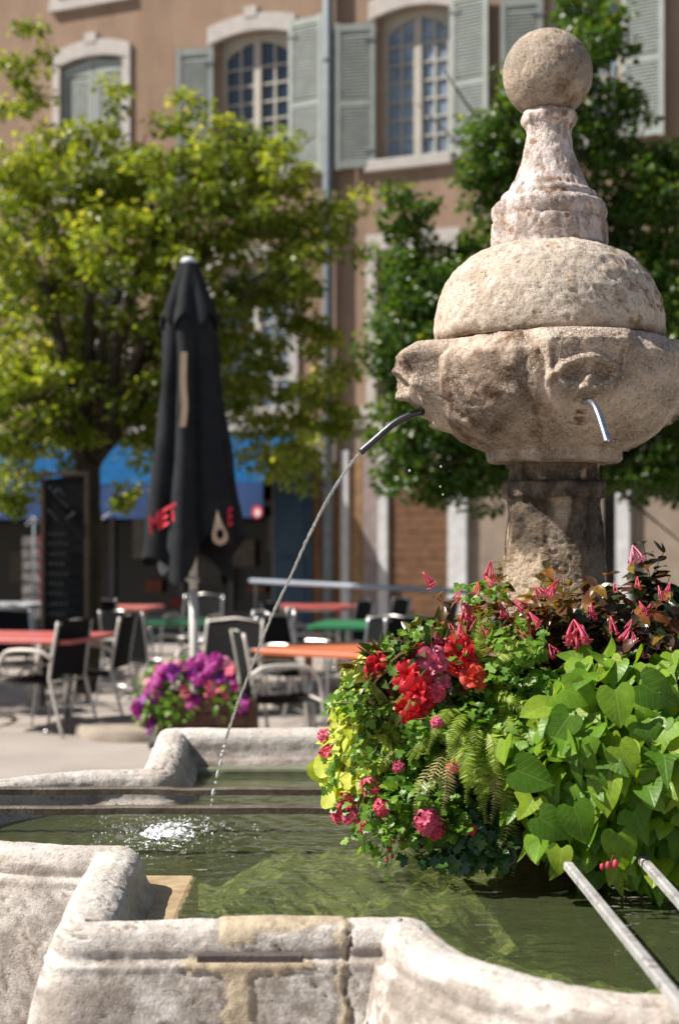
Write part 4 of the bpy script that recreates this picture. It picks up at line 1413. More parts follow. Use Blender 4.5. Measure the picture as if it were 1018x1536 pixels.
for (x, y, d, r) in ((583, 1275, 3.36, .006), (588, 1284, 3.36, .005), (580, 1290, 3.36, .005), (590, 1262, 3.36, .004), (602, 1262, 3.36, .006), (612, 1252, 3.36, .005), (911, 1298, 3.06, .007), (922, 1296, 3.06, .008), (902, 1300, 3.06, .006)):
    flower('bud', bud_, None, ger, W(x, y, d), Quaternion(), r)

mb = MB(); mb.tube(smooth_path([W(905, 1255, 3.2), W(918, 1278, 3.10), W(915, 1294, 3.065)], 6), .0012, 6)
wb(mb, 'flower_stalk', m_stemr, ger)
# --- dark ivy at the water
ivy = empty('ivy', (.40, 3.45, .90), 0, 'dark small leaved ivy hanging down to the water below the fern', 'ivy')
parts = []
for (x, y, d, rx, rz_, n_) in ((715, 1250, 3.33, 45, 26, 130), (695, 1284, 3.33, 38, 16, 70), (745, 1275, 3.34, 30, 24, 60), (785, 1190, 3.46, 40, 60, 150), (640, 1285, 3.36, 50, 8, 30), (700, 1190, 3.44, 70, 60, 260)):
    k_ = d / FPX
    parts.append(mound(W(x, y, d), (rx * k_, .07, rz_ * k_), n_, IVY5, (.016, .030), lambda d: d * .5 + np.array((0, -.1, -.8)), lambda d: d * .5 + np.array((-.2, -.7, .3)), (.2, 1.05), (0, -.3, 0)))
leaf_obj('foliage', parts, m_ivy, ivy)
stems('stem', W(720, 1150, 3.45), [W(x, y, 3.33) for x, y in ((690, 1285), (715, 1290), (745, 1285), (650, 1288), (770, 1240), (735, 1300))], .0018, m_twig, ivy, .02)
# the thin dangling stalk by the dry frond
mb = MB()
p_ = smooth_path([W(752, 1262, 3.28), W(768, 1275, 3.27), W(772, 1290, 3.27), W(758, 1302, 3.27)], 6)
mb.tube(p_, .0012, 6)
wb(mb, 'tendril', m_stemr, ivy)
# ------------------------------------------------------------------ ground
tg = NT('pale_gravel')
co = tg.coord()
cg = tg.mix(tg.ramp(tg.noise(co, .9, 6, .6), [(.35, 0.0), (.65, 1.0)]), (.40, .355, .32), (.31, .27, .24))
cg = tg.mix(1.0, cg, tg.ramp(tg.noise(co, 60, 4, .7), [(.3, .7), (.7, 1.25)]), 'MULTIPLY')
tg.set(tg.b, 'Base Color', cg); tg.set(tg.b, 'Roughness', .9)
tg.bump(tg.noise(co, 90, 3), .6, .01)
mb = MB(); mb.add([(-150, -60, 0), (150, -60, 0), (150, 200, 0), (-150, 200, 0)], [(0, 1, 2, 3)])
tag(mb.build('ground', tg.m), kind='structure')

# ------------------------------------------------------------------ the building behind
TF = math.atan(.0002 * FPX)
UF, NF = np.array((math.cos(TF), -math.sin(TF), 0)), np.array((-math.sin(TF), -math.cos(TF), 0))
FO = np.array((0, 20.0, 0))


def dF(px): return 20 / (1 + .0002 * (px - CX))
def u_(px): return (px - CX) / FPX * dF(px) / math.cos(TF)
def z_(px, py): return EYE - (py - HY) / FPX * dF(px)
def FP(u, n, z): return FO + UF * u + NF * n + np.array((0, 0, z))


MF = np.array((UF, NF, (0, 0, 1))).T        # columns = facade axes


def fbox(mb, u0, u1, n0, n1, z0, z1, bev=0.0):
    c = FP((u0 + u1) / 2, (n0 + n1) / 2, (z0 + z1) / 2)
    mb.box(c, (abs(u1 - u0), abs(n1 - n0), abs(z1 - z0)), M=MF, bev=bev)


tp = NT('ochre_render')
co = tp.coord()
cp_ = tp.mix(tp.ramp(tp.noise(co, .55, 7, .62), [(.32, 0.0), (.68, 1.0)]), (.285, .195, .138), (.35, .245, .178))
cp_ = tp.mix(1.0, cp_, tp.ramp(tp.noise(tp.coord('Object', (1, 1, .3)), 2.6, 6), [(.3, .80), (.7, 1.12)]), 'MULTIPLY')
cp_ = tp.mix(1.0, cp_, tp.ramp(tp.noise(co, 45, 3), [(.3, .9), (.7, 1.1)]), 'MULTIPLY')
tp.set(tp.b, 'Base Color', cp_); tp.set(tp.b, 'Roughness', .92); tp.set(tp.b, 'Specular IOR Level', .15)
tp.bump(tp.noise(co, 30, 5), .35, .02)
m_render = tp.m
m_trim = simple('pale_trim_stone', (.47, .43, .40), .85, 0, .12, 6, .3, 40)
m_shut = simple('grey_green_shutter', (.29, .32, .295), .6, 0, .12, 5)
m_frame = simple('cream_window_frame', (.46, .43, .37), .55, 0, .08, 8)
m_low = simple('ground_floor_render', (.26, .205, .16), .9, 0, .2, 3, .3, 40)
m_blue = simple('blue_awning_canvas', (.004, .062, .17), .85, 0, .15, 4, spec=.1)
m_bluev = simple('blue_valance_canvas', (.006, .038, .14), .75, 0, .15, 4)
m_bluep = simple('dark_blue_panel', (.012, .045, .085), .6, 0, .2, 6)
m_brown = simple('brown_shutter_wood', (.14, .065, .028), .7, 0, .35, 9, .5, 30)
m_tan = simple('tan_shutter_wood', (.26, .15, .07), .7, 0, .3, 9, .4, 30)
m_grey = simple('pale_grey_paint', (.55, .55, .56), .7, 0, .15, 8)
m_dark = simple('shop_interior', (.006, .0055, .0055), .9, 0, .4, 3, spec=.1)
m_mauve = simple('mauve_render', (.26, .21, .20), .85, 0, .25, 6)
tgl = NT('window_glass')
tgl.set(tgl.b, 'Base Color', (.012, .022, .035)); tgl.set(tgl.b, 'Roughness', .06); tgl.set(tgl.b, 'Specular IOR Level', .9)
tgl.bump(tgl.noise(tgl.coord(), 3, 2), .08, .02)
m_glass = tgl.m
m_sglass = simple('shop_window_glass', (.006, .007, .008), .12, 0, .2, 3, spec=.25)
m_curt = simple('window_curtain', (.22, .28, .36), .2, 0, .35, 5)
m_pipe = simple('zinc_pipe', (.13, .155, .18), .6, 0, .2, 8)

bld = empty('apartment_building', tuple(FP(0, 0, 0)), 0, 'ochre rendered old building with pale green shutters and arched white lintels', 'building')
# wall with openings (upper floors) ------------------------------------
OPEN = []          # (u0,u1,z0,z1)
UPW = [(92, 186, 'closed'), (325, 433, 'open'), (567, 674, 'open'), (818, 930, 'open')]
ZS, ZSP, ZCR = 6.77, 8.72, 8.85
for l, r, kind in UPW:
    OPEN.append((u_(l), u_(r), ZS, ZCR))
    OPEN.append((u_(l) - .02, u_(r) + .02, 3.36, 5.52))
OPEN.append((u_(90), u_(186), 9.75, 12))
OPEN.append((u_(325), u_(433), 9.75, 12))
OPEN.append((u_(567), u_(674), 9.75, 12))
shopU0, shopU1 = -9.0, u_(408)
OPEN.append((shopU0, shopU1, 0.0, 2.55))
U0, U1, Z1 = -12.0, 9.5, 13.0
us = sorted({U0, U1, *[a for o in OPEN for a in o[:2]]})
zs = sorted({0.0, Z1, 3.05, *[a for o in OPEN for a in o[2:]]})
mw, mg = MB(), MB()
for i in range(len(us) - 1):
    for j in range(len(zs) - 1):
        uc, zc = (us[i] + us[i + 1]) / 2, (zs[j] + zs[j + 1]) / 2
        if any(o[0] < uc < o[1] and o[2] < zc < o[3] for o in OPEN):
            continue
        q = [FP(us[i], 0, zs[j]), FP(us[i + 1], 0, zs[j]), FP(us[i + 1], 0, zs[j + 1]), FP(us[i], 0, zs[j + 1])]
        (mg if zc < 3.05 else mw).add(q, [(0, 1, 2, 3)])
for (a, b, c, d_) in OPEN:
    m_ = mg if c == 0 else mw
    dp_ = -1.6 if c == 0 else -.26
    for q in ([(a, c), (a, d_)], [(b, d_), (b, c)], [(a, d_), (b, d_)], [(b, c), (a, c)]):
        m_.add([FP(q[0][0], 0, q[0][1]), FP(q[1][0], 0, q[1][1]), FP(q[1][0], dp_, q[1][1]), FP(q[0][0], dp_, q[0][1])], [(0, 1, 2, 3)])
fbox(mw, U0, U1, -8, -1.9, 0, Z1)
wb(mw, 'wall', m_render, bld)
o_ = wb(mg, 'ground_floor_wall', m_low, bld)
mb = MB(); fbox(mb, U0, U1, 0, .07, 3.06, 3.20, .015); wb(mb, 'string_course', m_trim, bld)


def arc(u0, u1, za, zc, n=16):
    return [(u0 + (u1 - u0) * i / n, za + (zc - za) * (1 - (2 * i / n - 1) ** 2)) for i in range(n + 1)]


def lintel(u0, u1, zsp, zcr, ztop_e, ztop_c, jamb=None):
    """arched stone head with raised key, as one mesh"""
    mb = MB()
    a, b = arc(u0, u1, zsp, zcr), arc(u0, u1, ztop_e, ztop_c)
    n = len(a)
    A = [FP(u, -.05, z) for u, z in a] + [FP(u, .05, z) for u, z in a]
    B = [FP(u, -.05, z) for u, z in b] + [FP(u, .05, z) for u, z in b]
    F = []
    for i in range(n - 1):
        F += [(n + i, n + i + 1, 3 * n + i + 1, 3 * n + i), (i, i + 1, n + i + 1, n + i), (3 * n + i, 3 * n + i + 1, 2 * n + i + 1, 2 * n + i)]
    F += [(0, n, 3 * n, 2 * n), (n - 1, 2 * n - 1, 4 * n - 1, 3 * n - 1)]
    mb.add(A + B, F)
    um_ = (u0 + u1) / 2
    fbox(mb, um_ - .10, um_ + .10, .0, .062, ztop_c - .05, ztop_c + .10)
    if jamb:
        for s in (0, 1):
            x0 = u0 if s == 0 else u1 - jamb[0]
            fbox(mb, x0, x0 + jamb[0], -.04, .045, jamb[1], zsp + .01)
    return mb


def glazed(parent_name, u0, u1, z0, zsp, zcr, rows, curtain=False):
    """two casements of small panes set back in the wall"""
    fr_ = MB(); n_ = -.20
    w = .055
    fbox(fr_, u0, u0 + w + .03, n_ - .03, n_ + .03, z0, zcr)
    fbox(fr_, u1 - w - .03, u1, n_ - .03, n_ + .03, z0, zcr)
    fbox(fr_, u0 + w + .03, u1 - w - .03, n_ - .03, n_ + .03, z0, z0 + w + .02)
    um = (u0 + u1) / 2
    fbox(fr_, um - .055, um + .055, n_ - .03, n_ + .04, z0 + w + .02, zcr)
    # arched top board
    a = arc(u0 + w + .03, u1 - w - .03, zsp - .16, zcr - .10)
    for i in range(len(a) - 1):
        if a[i + 1][0] <= um - .055 + .03 or a[i][0] >= um + .055 - .03:
            fr_.add([FP(a[i][0], n_ + .028, a[i][1]), FP(a[i + 1][0], n_ + .028, a[i + 1][1]), FP(a[i + 1][0], n_ + .028, zcr), FP(a[i][0], n_ + .028, zcr)], [(0, 1, 2, 3)])
            fr_.add([FP(a[i][0], n_ + .028, a[i][1]), FP(a[i + 1][0], n_ + .028, a[i + 1][1]), FP(a[i + 1][0], n_ - .02, a[i + 1][1]), FP(a[i][0], n_ - .02, a[i][1])], [(0, 1, 2, 3)])
    zz0, zz1 = z0 + w + .02, zsp - .08
    for s in (0, 1):
        x0, x1 = (u0 + w + .03, um - .055) if s == 0 else (um + .055, u1 - w - .03)
        xm = (x0 + x1) / 2
        fbox(fr_, xm - .016, xm + .016, n_ - .014, n_ + .014, zz0, zcr - .06)
        for k in range(1, rows):
            zk = zz0 + (zz1 - zz0) * k / rows
            fbox(fr_, x0, xm - .016, n_ - .012, n_ + .012, zk - .014, zk + .014)
            fbox(fr_, xm + .016, x1, n_ - .012, n_ + .012, zk - .014, zk + .014)
    f = wb(fr_, 'window', m_frame, bld)
    gl_ = MB(); gl_.add([FP(u0 + .01, n_ - .02, z0), FP(u1 - .01, n_ - .02, z0), FP(u1 - .01, n_ - .02, zcr), FP(u0 + .01, n_ - .02, zcr)], [(0, 1, 2, 3)])
    wb(gl_, 'pane', m_curt if curtain else m_glass, f)
    return f


def shutter(uh, sgn, width, z0, z1, open_ang, hinge_n=.03, mat=None, label=None):
    """louvred leaf hinged at uh, lying outward (sgn -1: to the left)"""
    ca, sa = math.cos(open_ang), math.sin(open_ang)
    eu = UF * sgn * ca + NF * sa
    en = np.cross(eu, np.array((0, 0, 1.0)));
    if en.dot(NF) < 0: en = -en
    o = FP(uh, hinge_n, 0)
    M_ = np.array((eu, en, (0, 0, 1))).T
    mb = MB()
    def bx(a0, a1, b0, b1, c0, c1, tilt=0):
        c = o + eu * (a0 + a1) / 2 + en * (b0 + b1) / 2 + np.array((0, 0, (c0 + c1) / 2))
        Mt = M_
        if tilt:
            R = np.array(((1, 0, 0), (0, math.cos(tilt), -math.sin(tilt)), (0, math.sin(tilt), math.cos(tilt))))
            Mt = M_ @ R
        mb.box(c, (a1 - a0, b1 - b0, c1 - c0), M=Mt)
    s = .07
    bx(0, s, 0, .04, z0, z1); bx(width - s, width, 0, .04, z0, z1)
    for zc in (z0 + .07, (z0 * .55 + z1 * .45), z1 - .07):
        bx(s, width - s, .003, .037, zc - .05, zc + .05)
    zc = z0 + .15
    while zc < z1 - .15:
        if abs(zc - (z0 * .55 + z1 * .45)) > .075:
            bx(s, width - s, .012, .024, zc - .026, zc + .026, .62)
        zc += .046
    bx(.004, width - .004, -.004, .002, z0 + .02, z1 - .02)
    f = wb(mb, 'shutter', mat or m_shut, bld)
    if label: f['label'] = label
    for zc in (z0 + .25, z1 - .25):
        mi = MB()
        c = o + eu * .06 + en * .045 + np.array((0, 0, zc))
        mi.box(c, (.16, .012, .035), M=M_)
        wb(mi, 'hinge', m_pipe, f)
    return f


for k, (l, r, kind) in enumerate(UPW):
    u0, u1 = u_(l), u_(r)
    w = u1 - u0
    if kind == 'open':
        wb(lintel(u0 - .13, u1 + .12, ZSP, ZCR, 8.98, 9.09), 'lintel', m_trim, bld)
        glazed('window', u0, u1, ZS, ZSP, ZCR, 7, curtain=(k >= 2))
        shutter(u0 - .03, -1, .56, 6.66, 8.70, .22 if k == 2 else .2)
        shutter(u1 + .03, 1, .56, 6.66, 8.90, .13)
        mb = MB(); fbox(mb, u0 - .18, u1 + .05, -.2, .09, ZS - .16, ZS, .012); wb(mb, 'window_sill', m_trim, bld)
    else:
        wb(lintel(u0 - .13, u1 + .13, ZSP, ZCR, 8.95, 9.09, (.13, ZS)), 'lintel', m_trim, bld)
        um = (u0 + u1) / 2
        for s in (0, 1):
            mb = MB()
            a, b = (u0 + .004, um - .01) if s == 0 else (um + .01, u1 - .004)
            for x in (a, b - .07): fbox(mb, x, x + .07, -.08, -.04, ZS, ZSP - .02)
            pr = [(a, ZSP - .14), (b, ZSP - .14)] + [(b, ZCR - .02 if s == 0 else ZSP + .0), (a, ZSP if s == 0 else ZCR - .02)]
            mb.prism(pr, FP(0, -.08, 0), UF, (0, 0, 1), NF, .042)
            zc = ZS + .06
            while zc < ZSP - .16:
                c = FP((a + b) / 2, -.06, zc)
                R = np.array(((1, 0, 0), (0, math.cos(.6), -math.sin(.6)), (0, math.sin(.6), math.cos(.6))))
                mb.box(c, (b - a - .14, .012, .055), M=MF @ R); zc += .05
            fbox(mb, a, b, -.10, -.088, ZS, ZSP)
            o_ = wb(mb, 'shutter', m_shut, bld); o_['label'] = 'closed shutter leaf'
        mb = MB(); fbox(mb, u0 - .18, u1 + .12, -.1, .09, ZS - .16, ZS, .012); wb(mb, 'window_sill', m_trim, bld)
    # windows of the floor below
    a, b = u0 - .02, u1 + .02
    mb = MB()
    fbox(mb, a - .14, a, -.04, .05, 3.36, 5.52); fbox(mb, b, b + .14, -.04, .05, 3.36, 5.52); fbox(mb, a - .14, b + .14, -.04, .053, 5.52, 5.74)
    wb(mb, 'window_surround', m_trim, bld)
    mb = MB(); fbox(mb, a - .2, b + .2, -.2, .10, 3.22, 3.36, .012); wb(mb, 'window_sill', m_trim, bld)
    glazed('window', a, b, 3.36, 5.52, 5.52, 5, curtain=(k == 1))
for l, r in ((90, 186), (325, 433), (567, 674)):
    a, b = u_(l), u_(r)
    mb = MB(); fbox(mb, a - .14, a, -.04, .05, 9.75, 12); fbox(mb, b, b + .14, -.04, .05, 9.75, 12); fbox(mb, a - .15, b + .15, -.2, .08, 9.60, 9.75)
    wb(mb, 'window_surround', m_trim, bld)
    glazed('window', a, b, 9.75, 12, 12, 6)
# rain pipe
mb = MB(); up = u_(497)
mb.tube([FP(up, .12, .05), FP(up, .12, 4.5), FP(up, .12, 12.8)], .075, 14)
pp_ = wb(mb, 'downpipe', m_pipe, bld)
for zc in (2.2, 4.4, 6.2, 8.2, 10.4):
    mb = MB()
    mb.tube([FP(up, .12, zc), FP(up, .12, zc + .05)], .086, 14)
    fbox(mb, up - .02, up + .02, 0, .06, zc, zc + .05)
    wb(mb, 'bracket', m_pipe, pp_)

# ground floor: shop with awning, panels, boarded shutters
mb = MB(); fbox(mb, shopU0, shopU1, -1.62, -1.60, 0, 2.55); wb(mb, 'shop_back', m_dark, bld)
sf = MB()
for px_ in (-40, 60, 150, 255, 330, 400):
    x = u_(px_); fbox(sf, x - .04, x + .04, -.42, -.34, 0, 2.5)
fbox(sf, shopU0, shopU1, -.42, -.345, .0, .45); fbox(sf, shopU0, shopU1, -.42, -.345, 2.0, 2.08)
s_o = wb(sf, 'shop_front', simple('dark_shopfront_paint', (.05, .05, .05), .5), bld)
mb = MB(); mb.add([FP(shopU0, -.39, .45), FP(shopU1, -.39, .45), FP(shopU1, -.39, 2.0), FP(shopU0, -.39, 2.0)], [(0, 1, 2, 3)])
wb(mb, 'pane', m_sglass, s_o)
for px_, py_, wd, ht, c in ((205, 800, .5, .75, (.30, .28, .25)), (258, 815, .3, .5, (.35, .34, .30)), (215, 880, .28, .2, (.34, .08, .03)), (250, 905, .22, .14, (.38, .04, .03)), (400, 800, .3, .5, (.2, .18, .16)), (345, 830, .5, .4, (.20, .17, .14)), (370, 885, .3, .1, (.35, .12, .05)), (10, 850, .3, .5, (.16, .12, .08)), (300, 860, .4, .35, (.12, .11, .10))):
    mb = MB(); x = u_(px_); zc = z_(px_, py_)
    fbox(mb, x - wd / 2, x + wd / 2, -.335, -.30, zc - ht / 2, zc + ht / 2, .01)
    wb(mb, 'shop_poster', simple('poster_%d' % px_, tuple(.35 * q for q in c), .8, 0, .4, 14), bld)
aw = MB()
ua, ub = u_(-160), u_(412) + .46
prf = [(.02, 3.02), (.5, 2.80), (1.0, 2.52), (1.32, 2.28)]
for i in range(len(prf) - 1):
    (na, za), (nb_, zb2) = prf[i], prf[i + 1]
    m = 24
    for j in range(m):
        x0, x1 = ua + (ub - ua) * j / m, ua + (ub - ua) * (j + 1) / m
        aw.add([FP(x0, na, za), FP(x1, na, za), FP(x1, nb_, zb2), FP(x0, nb_, zb2)], [(0, 1, 2, 3)])
        aw.add([FP(x0, na, za - .012), FP(x1, na, za - .012), FP(x1, nb_, zb2 - .012), FP(x0, nb_, zb2 - .012)], [(3, 2, 1, 0)])
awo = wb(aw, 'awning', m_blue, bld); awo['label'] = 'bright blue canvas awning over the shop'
vl = MB()
m = 60
for j in range(m):
    x0, x1 = ua + (ub - ua) * j / m, ua + (ub - ua) * (j + 1) / m
    w0, w1 = .012 * math.sin(j * .9), .012 * math.sin((j + 1) * .9)
    for dn2 in (0, -.008):
        vl.add([FP(x0, 1.325 + w0 + dn2, 2.275), FP(x1, 1.325 + w1 + dn2, 2.275), FP(x1, 1.33 + w1 + dn2, 1.80), FP(x0, 1.33 + w0 + dn2, 1.80)], [(0, 1, 2, 3)])
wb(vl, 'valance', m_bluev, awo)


def vpt(px, py):       # on the valance plane
    o = FP(0, 1.35, 0)
    k = np.array(((px - CX) / FPX, 1, -(py - HY) / FPX))
    t = (o - np.array((0, 0, EYE))).dot(NF) / k.dot(NF)
    return np.array((0, 0, EYE)) + k * t


def fu(P): return (P - FO).dot(UF)


def text_mesh(s, size=1.0):
    cu = bpy.data.curves.new('lettering', 'FONT')
    cu.body = s; cu.size = size; cu.extrude = 0; cu.offset = .018
    cu.align_x = 'LEFT'
    o = bpy.data.objects.new('lettering', cu); COL.objects.link(o)
    bpy.context.view_layer.update()
    me = bpy.data.meshes.new_from_object(o.evaluated_get(bpy.context.evaluated_depsgraph_get()))
    bpy.data.objects.remove(o); bpy.data.curves.remove(cu)
    V = np.array([v.co[:] for v in me.vertices]); F = [list(p.vertices) for p in me.polygons]
    bpy.data.meshes.remove(me)
    return V, F


m_redp = simple('red_lettering', (.60, .02, .045), .7)
m_whp = simple('white_lettering', (.66, .68, .70), .7)
# red and white mark at the right end of the valance, white mark at its left part
mb = MB(); c = vpt(386, 768)
ring = lambda r, n=24: [(r * math.cos(i / n * 2 * PI), r * 1.05 * math.sin(i / n * 2 * PI)) for i in range(n)]
mb.prism(ring(.080), c, UF, (0, 0, 1), NF, .006); wb(mb, 'red_emblem', m_redp, awo)
mb = MB(); mb.prism([(a * .5 + .01, b * .6 - .01) for a, b in ring(.080)], c + NF * .007, UF, (0, 0, 1), NF, .004); wb(mb, 'white_emblem', m_whp, awo)
mb = MB()
for pts in ([(40, 788), (50, 776), (60, 784)], [(150, 782), (160, 772), (168, 770)]):
    mb = MB(); mb.tube([vpt(*p) for p in pts], .010, 6); wb(mb, 'white_mark', m_grey, awo)

gf = [(412, 470, 0, 2.62, .05, m_bluep, 'blue_door'), (471, 484, 0, 2.6, .04, m_brown, 'door_post'), (485, 513, 0, 2.6, .02, m_tan, 'wood_panel'), (514, 525, 0, 2.75, .08, m_grey, 'door_jamb'),
      (526, 545, 0, 2.7, .03, m_tan, 'wood_panel'), (546, 569, 0, 2.7, .05, m_mauve, 'pilaster'), (570, 584, 0, 2.75, .09, m_grey, 'door_jamb'), (586, 672, 0, 2.55, .03, m_brown, 'wood_shutter'), (674, 702, 0, 2.75, .09, m_grey, 'pilaster'),
      (905, 925, 0, 2.6, .06, m_dark, 'recess_shade_strip'), (925, 946, 0, 2.75, .10, m_grey, 'door_jamb')]  # near-black strip on the wall face, recess shade put in as colour
for a, b, z0, z1, n_, m_, nm in gf:
    mb = MB()
    if nm == 'wood_shutter':
        x0, x1 = u_(a), u_(b)
        z = z0 + .02
        while z < z1:
            fbox(mb, x0, x1, 0.0, n_ + .006 * rng.random(), z, min(z1, z + .115), .006); z += .122
    elif nm == 'blue_door':
        fbox(mb, u_(a), u_(b), 0, n_, z0, z1)
        for q in (.3, 1.4): fbox(mb, u_(a) + .1, u_(b) - .1, n_, n_ + .02, q, q + .95, .01)
    else:
        fbox(mb, u_(a), u_(b), 0.0, n_, z0, z1, .008)
    wb(mb, nm, m_, bld)

# postcard rack by the shop door
rk = empty('postcard_rack', W(50, 960, 19.0) * np.array((1, 1, 0)), 0, 'rack of red and white cards standing under the blue awning', 'rack')
m_card, m_rcard = simple('card_stock', (.30, .28, .28), .6, 0, .6, 9), simple('red_card_stock', (.32, .03, .03), .6, 0, .5, 9)
for r_ in range(7):
    for c_k in range(2):
        mb = MB(); mb.box(W(42 + 18 * c_k, 812 + 18 * r_, 19.0), (.135, .012, .125), bev=.002); wb(mb, 'card', m_card, rk)
for r_ in range(6):
    mb = MB(); mb.box(W(62, 805 + 18 * r_ + 4, 18.96), (.06, .012, .10), bev=.002); wb(mb, 'red_card', m_rcard, rk)
mb = MB(); b0 = W(52, 960, 19.05); mb.tube([(b0[0], b0[1], 0.02), (b0[0], b0[1], 1.75)], .02, 8); mb.box((b0[0], b0[1], .02), (.4, .4, .03), bev=.005)
wb(mb, 'post', m_pipe, rk)

# ------------------------------------------------------------------ trees
m_bark = stone('tree_bark', (.075, .055, .04), (.05, .036, .026), vein=(.015, .01, .008), cell=16, crack=.7, bump=1.0)
m_leafL = leafmat('tree_leaf_yellow_green', [(.065, .115, .012), (.16, .235, .024), (.35, .415, .066), (.68, .63, .22)], rough=.35, trans=.55, spec=.6)
m_leafR = leafmat('tree_leaf_green', [(.025, .065, .012), (.052, .12, .016), (.11, .20, .024), (.42, .39, .07)], rough=.33, trans=.48, spec=.6)


def tree(name, label, base, d0, lobes, dens, leaf_size, mat, trunk_r, fork, clus_r=.15, per=42, tip_tone=0.0):
    root = empty(name, base, 0, label, 'tree')
    P, Tt, Nn, Vv = [], [], [], []
    k_ = d0 / FPX
    ends = []
    for (x, y, rx, ry, dd) in lobes:
        c = W(x, y, d0 + dd)
        R = np.array((rx * k_, min(1.25, max(.25, (rx + ry) / 2 * k_ * 1.15)), ry * k_))
        n = max(2, int(rx * ry * dens / 1000))
        d = rand_dirs(n)
        cc = c + d * R * rng.uniform(.25, 1.0, (n, 1)) ** .6
        if rx > 58 and c[2] > fork[2] + .25: ends.append(c)
        for q in cc:
            m = int(per * rng.uniform(.6, 1.3))
            e = rand_dirs(m)
            rr_ = clus_r * rng.uniform(.6, 1.25)
            P.append(q + e * rr_ * rng.uniform(.3, 1, (m, 1)) * np.array((1.15, 1.15, .7)))
            Tt.append(e * np.array((1, 1, .4)) + np.array((0, 0, -.35)) + rng.normal(size=(m, 3)) * .3)
            Nn.append(e * .35 + UP * .8 + rng.normal(size=(m, 3)) * .45)
            hgt = (q[2] - (c[2] - R[2])) / (2 * R[2])
            Vv.append(np.clip(rng.normal(.36 + tip_tone * max(0, hgt - .4), .17, m), 0, 1))  # leaves lighter towards the top of each lobe
    P, Tt, Nn, Vv = map(np.concatenate, (P, Tt, Nn, Vv))
    sz = leaf_size * rng.uniform(.65, 1.25, len(P))
    leaf_obj('crown', [scatter(TREEL, P, Tt, Nn, sz, var=Vv, jit=.25)], mat, root)
    mb = MB()
    b = np.array(base)
    fk = np.array(fork)
    mid = (b + fk) / 2 + np.array((.03, 0, 0))
    pth = smooth_path([b + np.array((0, 0, -.05)), b + np.array((0, 0, .12)), mid, fk], 8)
    rad_ = np.interp(np.linspace(0, 1, len(pth)), [0, .12, .35, 1], [trunk_r * 1.5, trunk_r * 1.12, trunk_r, trunk_r * .82])
    rad_ = rad_ * (1 + .05 * rng.normal(size=len(pth)))
    mb.tube(pth, rad_, 16)
    for e in ends:
        m1 = fk + (e - fk) * .45 + np.array((0, 0, .25 + .15 * np.linalg.norm(e - fk) * .4)) + rng.normal(size=3) * .12
        pb = smooth_path([fk - np.array((0, 0, .1)), m1, e], 8)
        mb.tube(pb, np.linspace(trunk_r * .5, .012, len(pb)), 8)
        for q in range(3):
            e2 = e + rng.normal(size=3) * .45
            i = random.randint(8, 14)
            mb.tube(smooth_path([pb[i], (pb[i] + e2) / 2 + rng.normal(size=3) * .08, e2], 5), np.linspace(trunk_r * .16, .006, 11), 6)
    wb(mb, 'trunk', m_bark, root)
    return root


LL = [(300, 650, 60, 36, .3), (385, 600, 55, 40, .2), (60, 680, 80, 34, .2), (235, 655, 60, 30, .3), (430, 610, 50, 40, .1), (440, 350, 55, 50, .1), (470, 460, 46, 46, .1), (395, 690, 40, 28, .2), (120, 265, 130, 85, .2), (30, 330, 120, 120, .3), (250, 300, 130, 100, 0), (60, 470, 130, 130, .4), (190, 430, 140, 130, 0), (330, 250, 85, 70, .3), (385, 300, 90, 75, 0), (470, 285, 40, 45, .2), (490, 340, 34, 40, 0), (300, 420, 90, 110, .3), (400, 410, 75, 65, .2), (455, 400, 45, 45, -.2),
      (100, 590, 120, 90, .2), (220, 570, 90, 80, .2), (20, 600, 90, 90, -.4), (350, 540, 70, 60, .3), (420, 530, 50, 40, -.1), (475, 600, 52, 50, -.3), (455, 690, 48, 42, -.4), (400, 640, 40, 26, -.1), (500, 640, 36, 30, -.2), (510, 540, 30, 36, .1), (15, 745, 40, 42, -.7), (190, 742, 34, 22, -.6), (215, 690, 24, 16, -.4), (150, 660, 60, 30, 0),
      (45, 45, 24, 12, 0), (30, 85, 26, 14, 0), (66, 92, 14, 12, 0), (22, 100, 12, 14, 0), (62, 140, 14, 12, 0), (40, 165, 8, 20, 0), (8, 165, 14, 22, 0), (40, 130, 6, 40, .05), (175, 150, 22, 22, 0), (265, 175, 30, 30, 0), (285, 150, 16, 20, 0), (370, 190, 26, 28, 0), (420, 220, 26, 24, 0), (545, 375, 12, 12, 0), (528, 300, 14, 16, 0)]
tl = tree('broadleaf_tree', 'wide yellow green tree behind the closed parasol and the menu board', tuple(W(128, 1000, 14.0) * np.array((1, 1, 0))), 14.0, LL, 6.4, .062, m_leafL, .145, tuple(W(132, 690, 14.0)), tip_tone=.5, per=54)
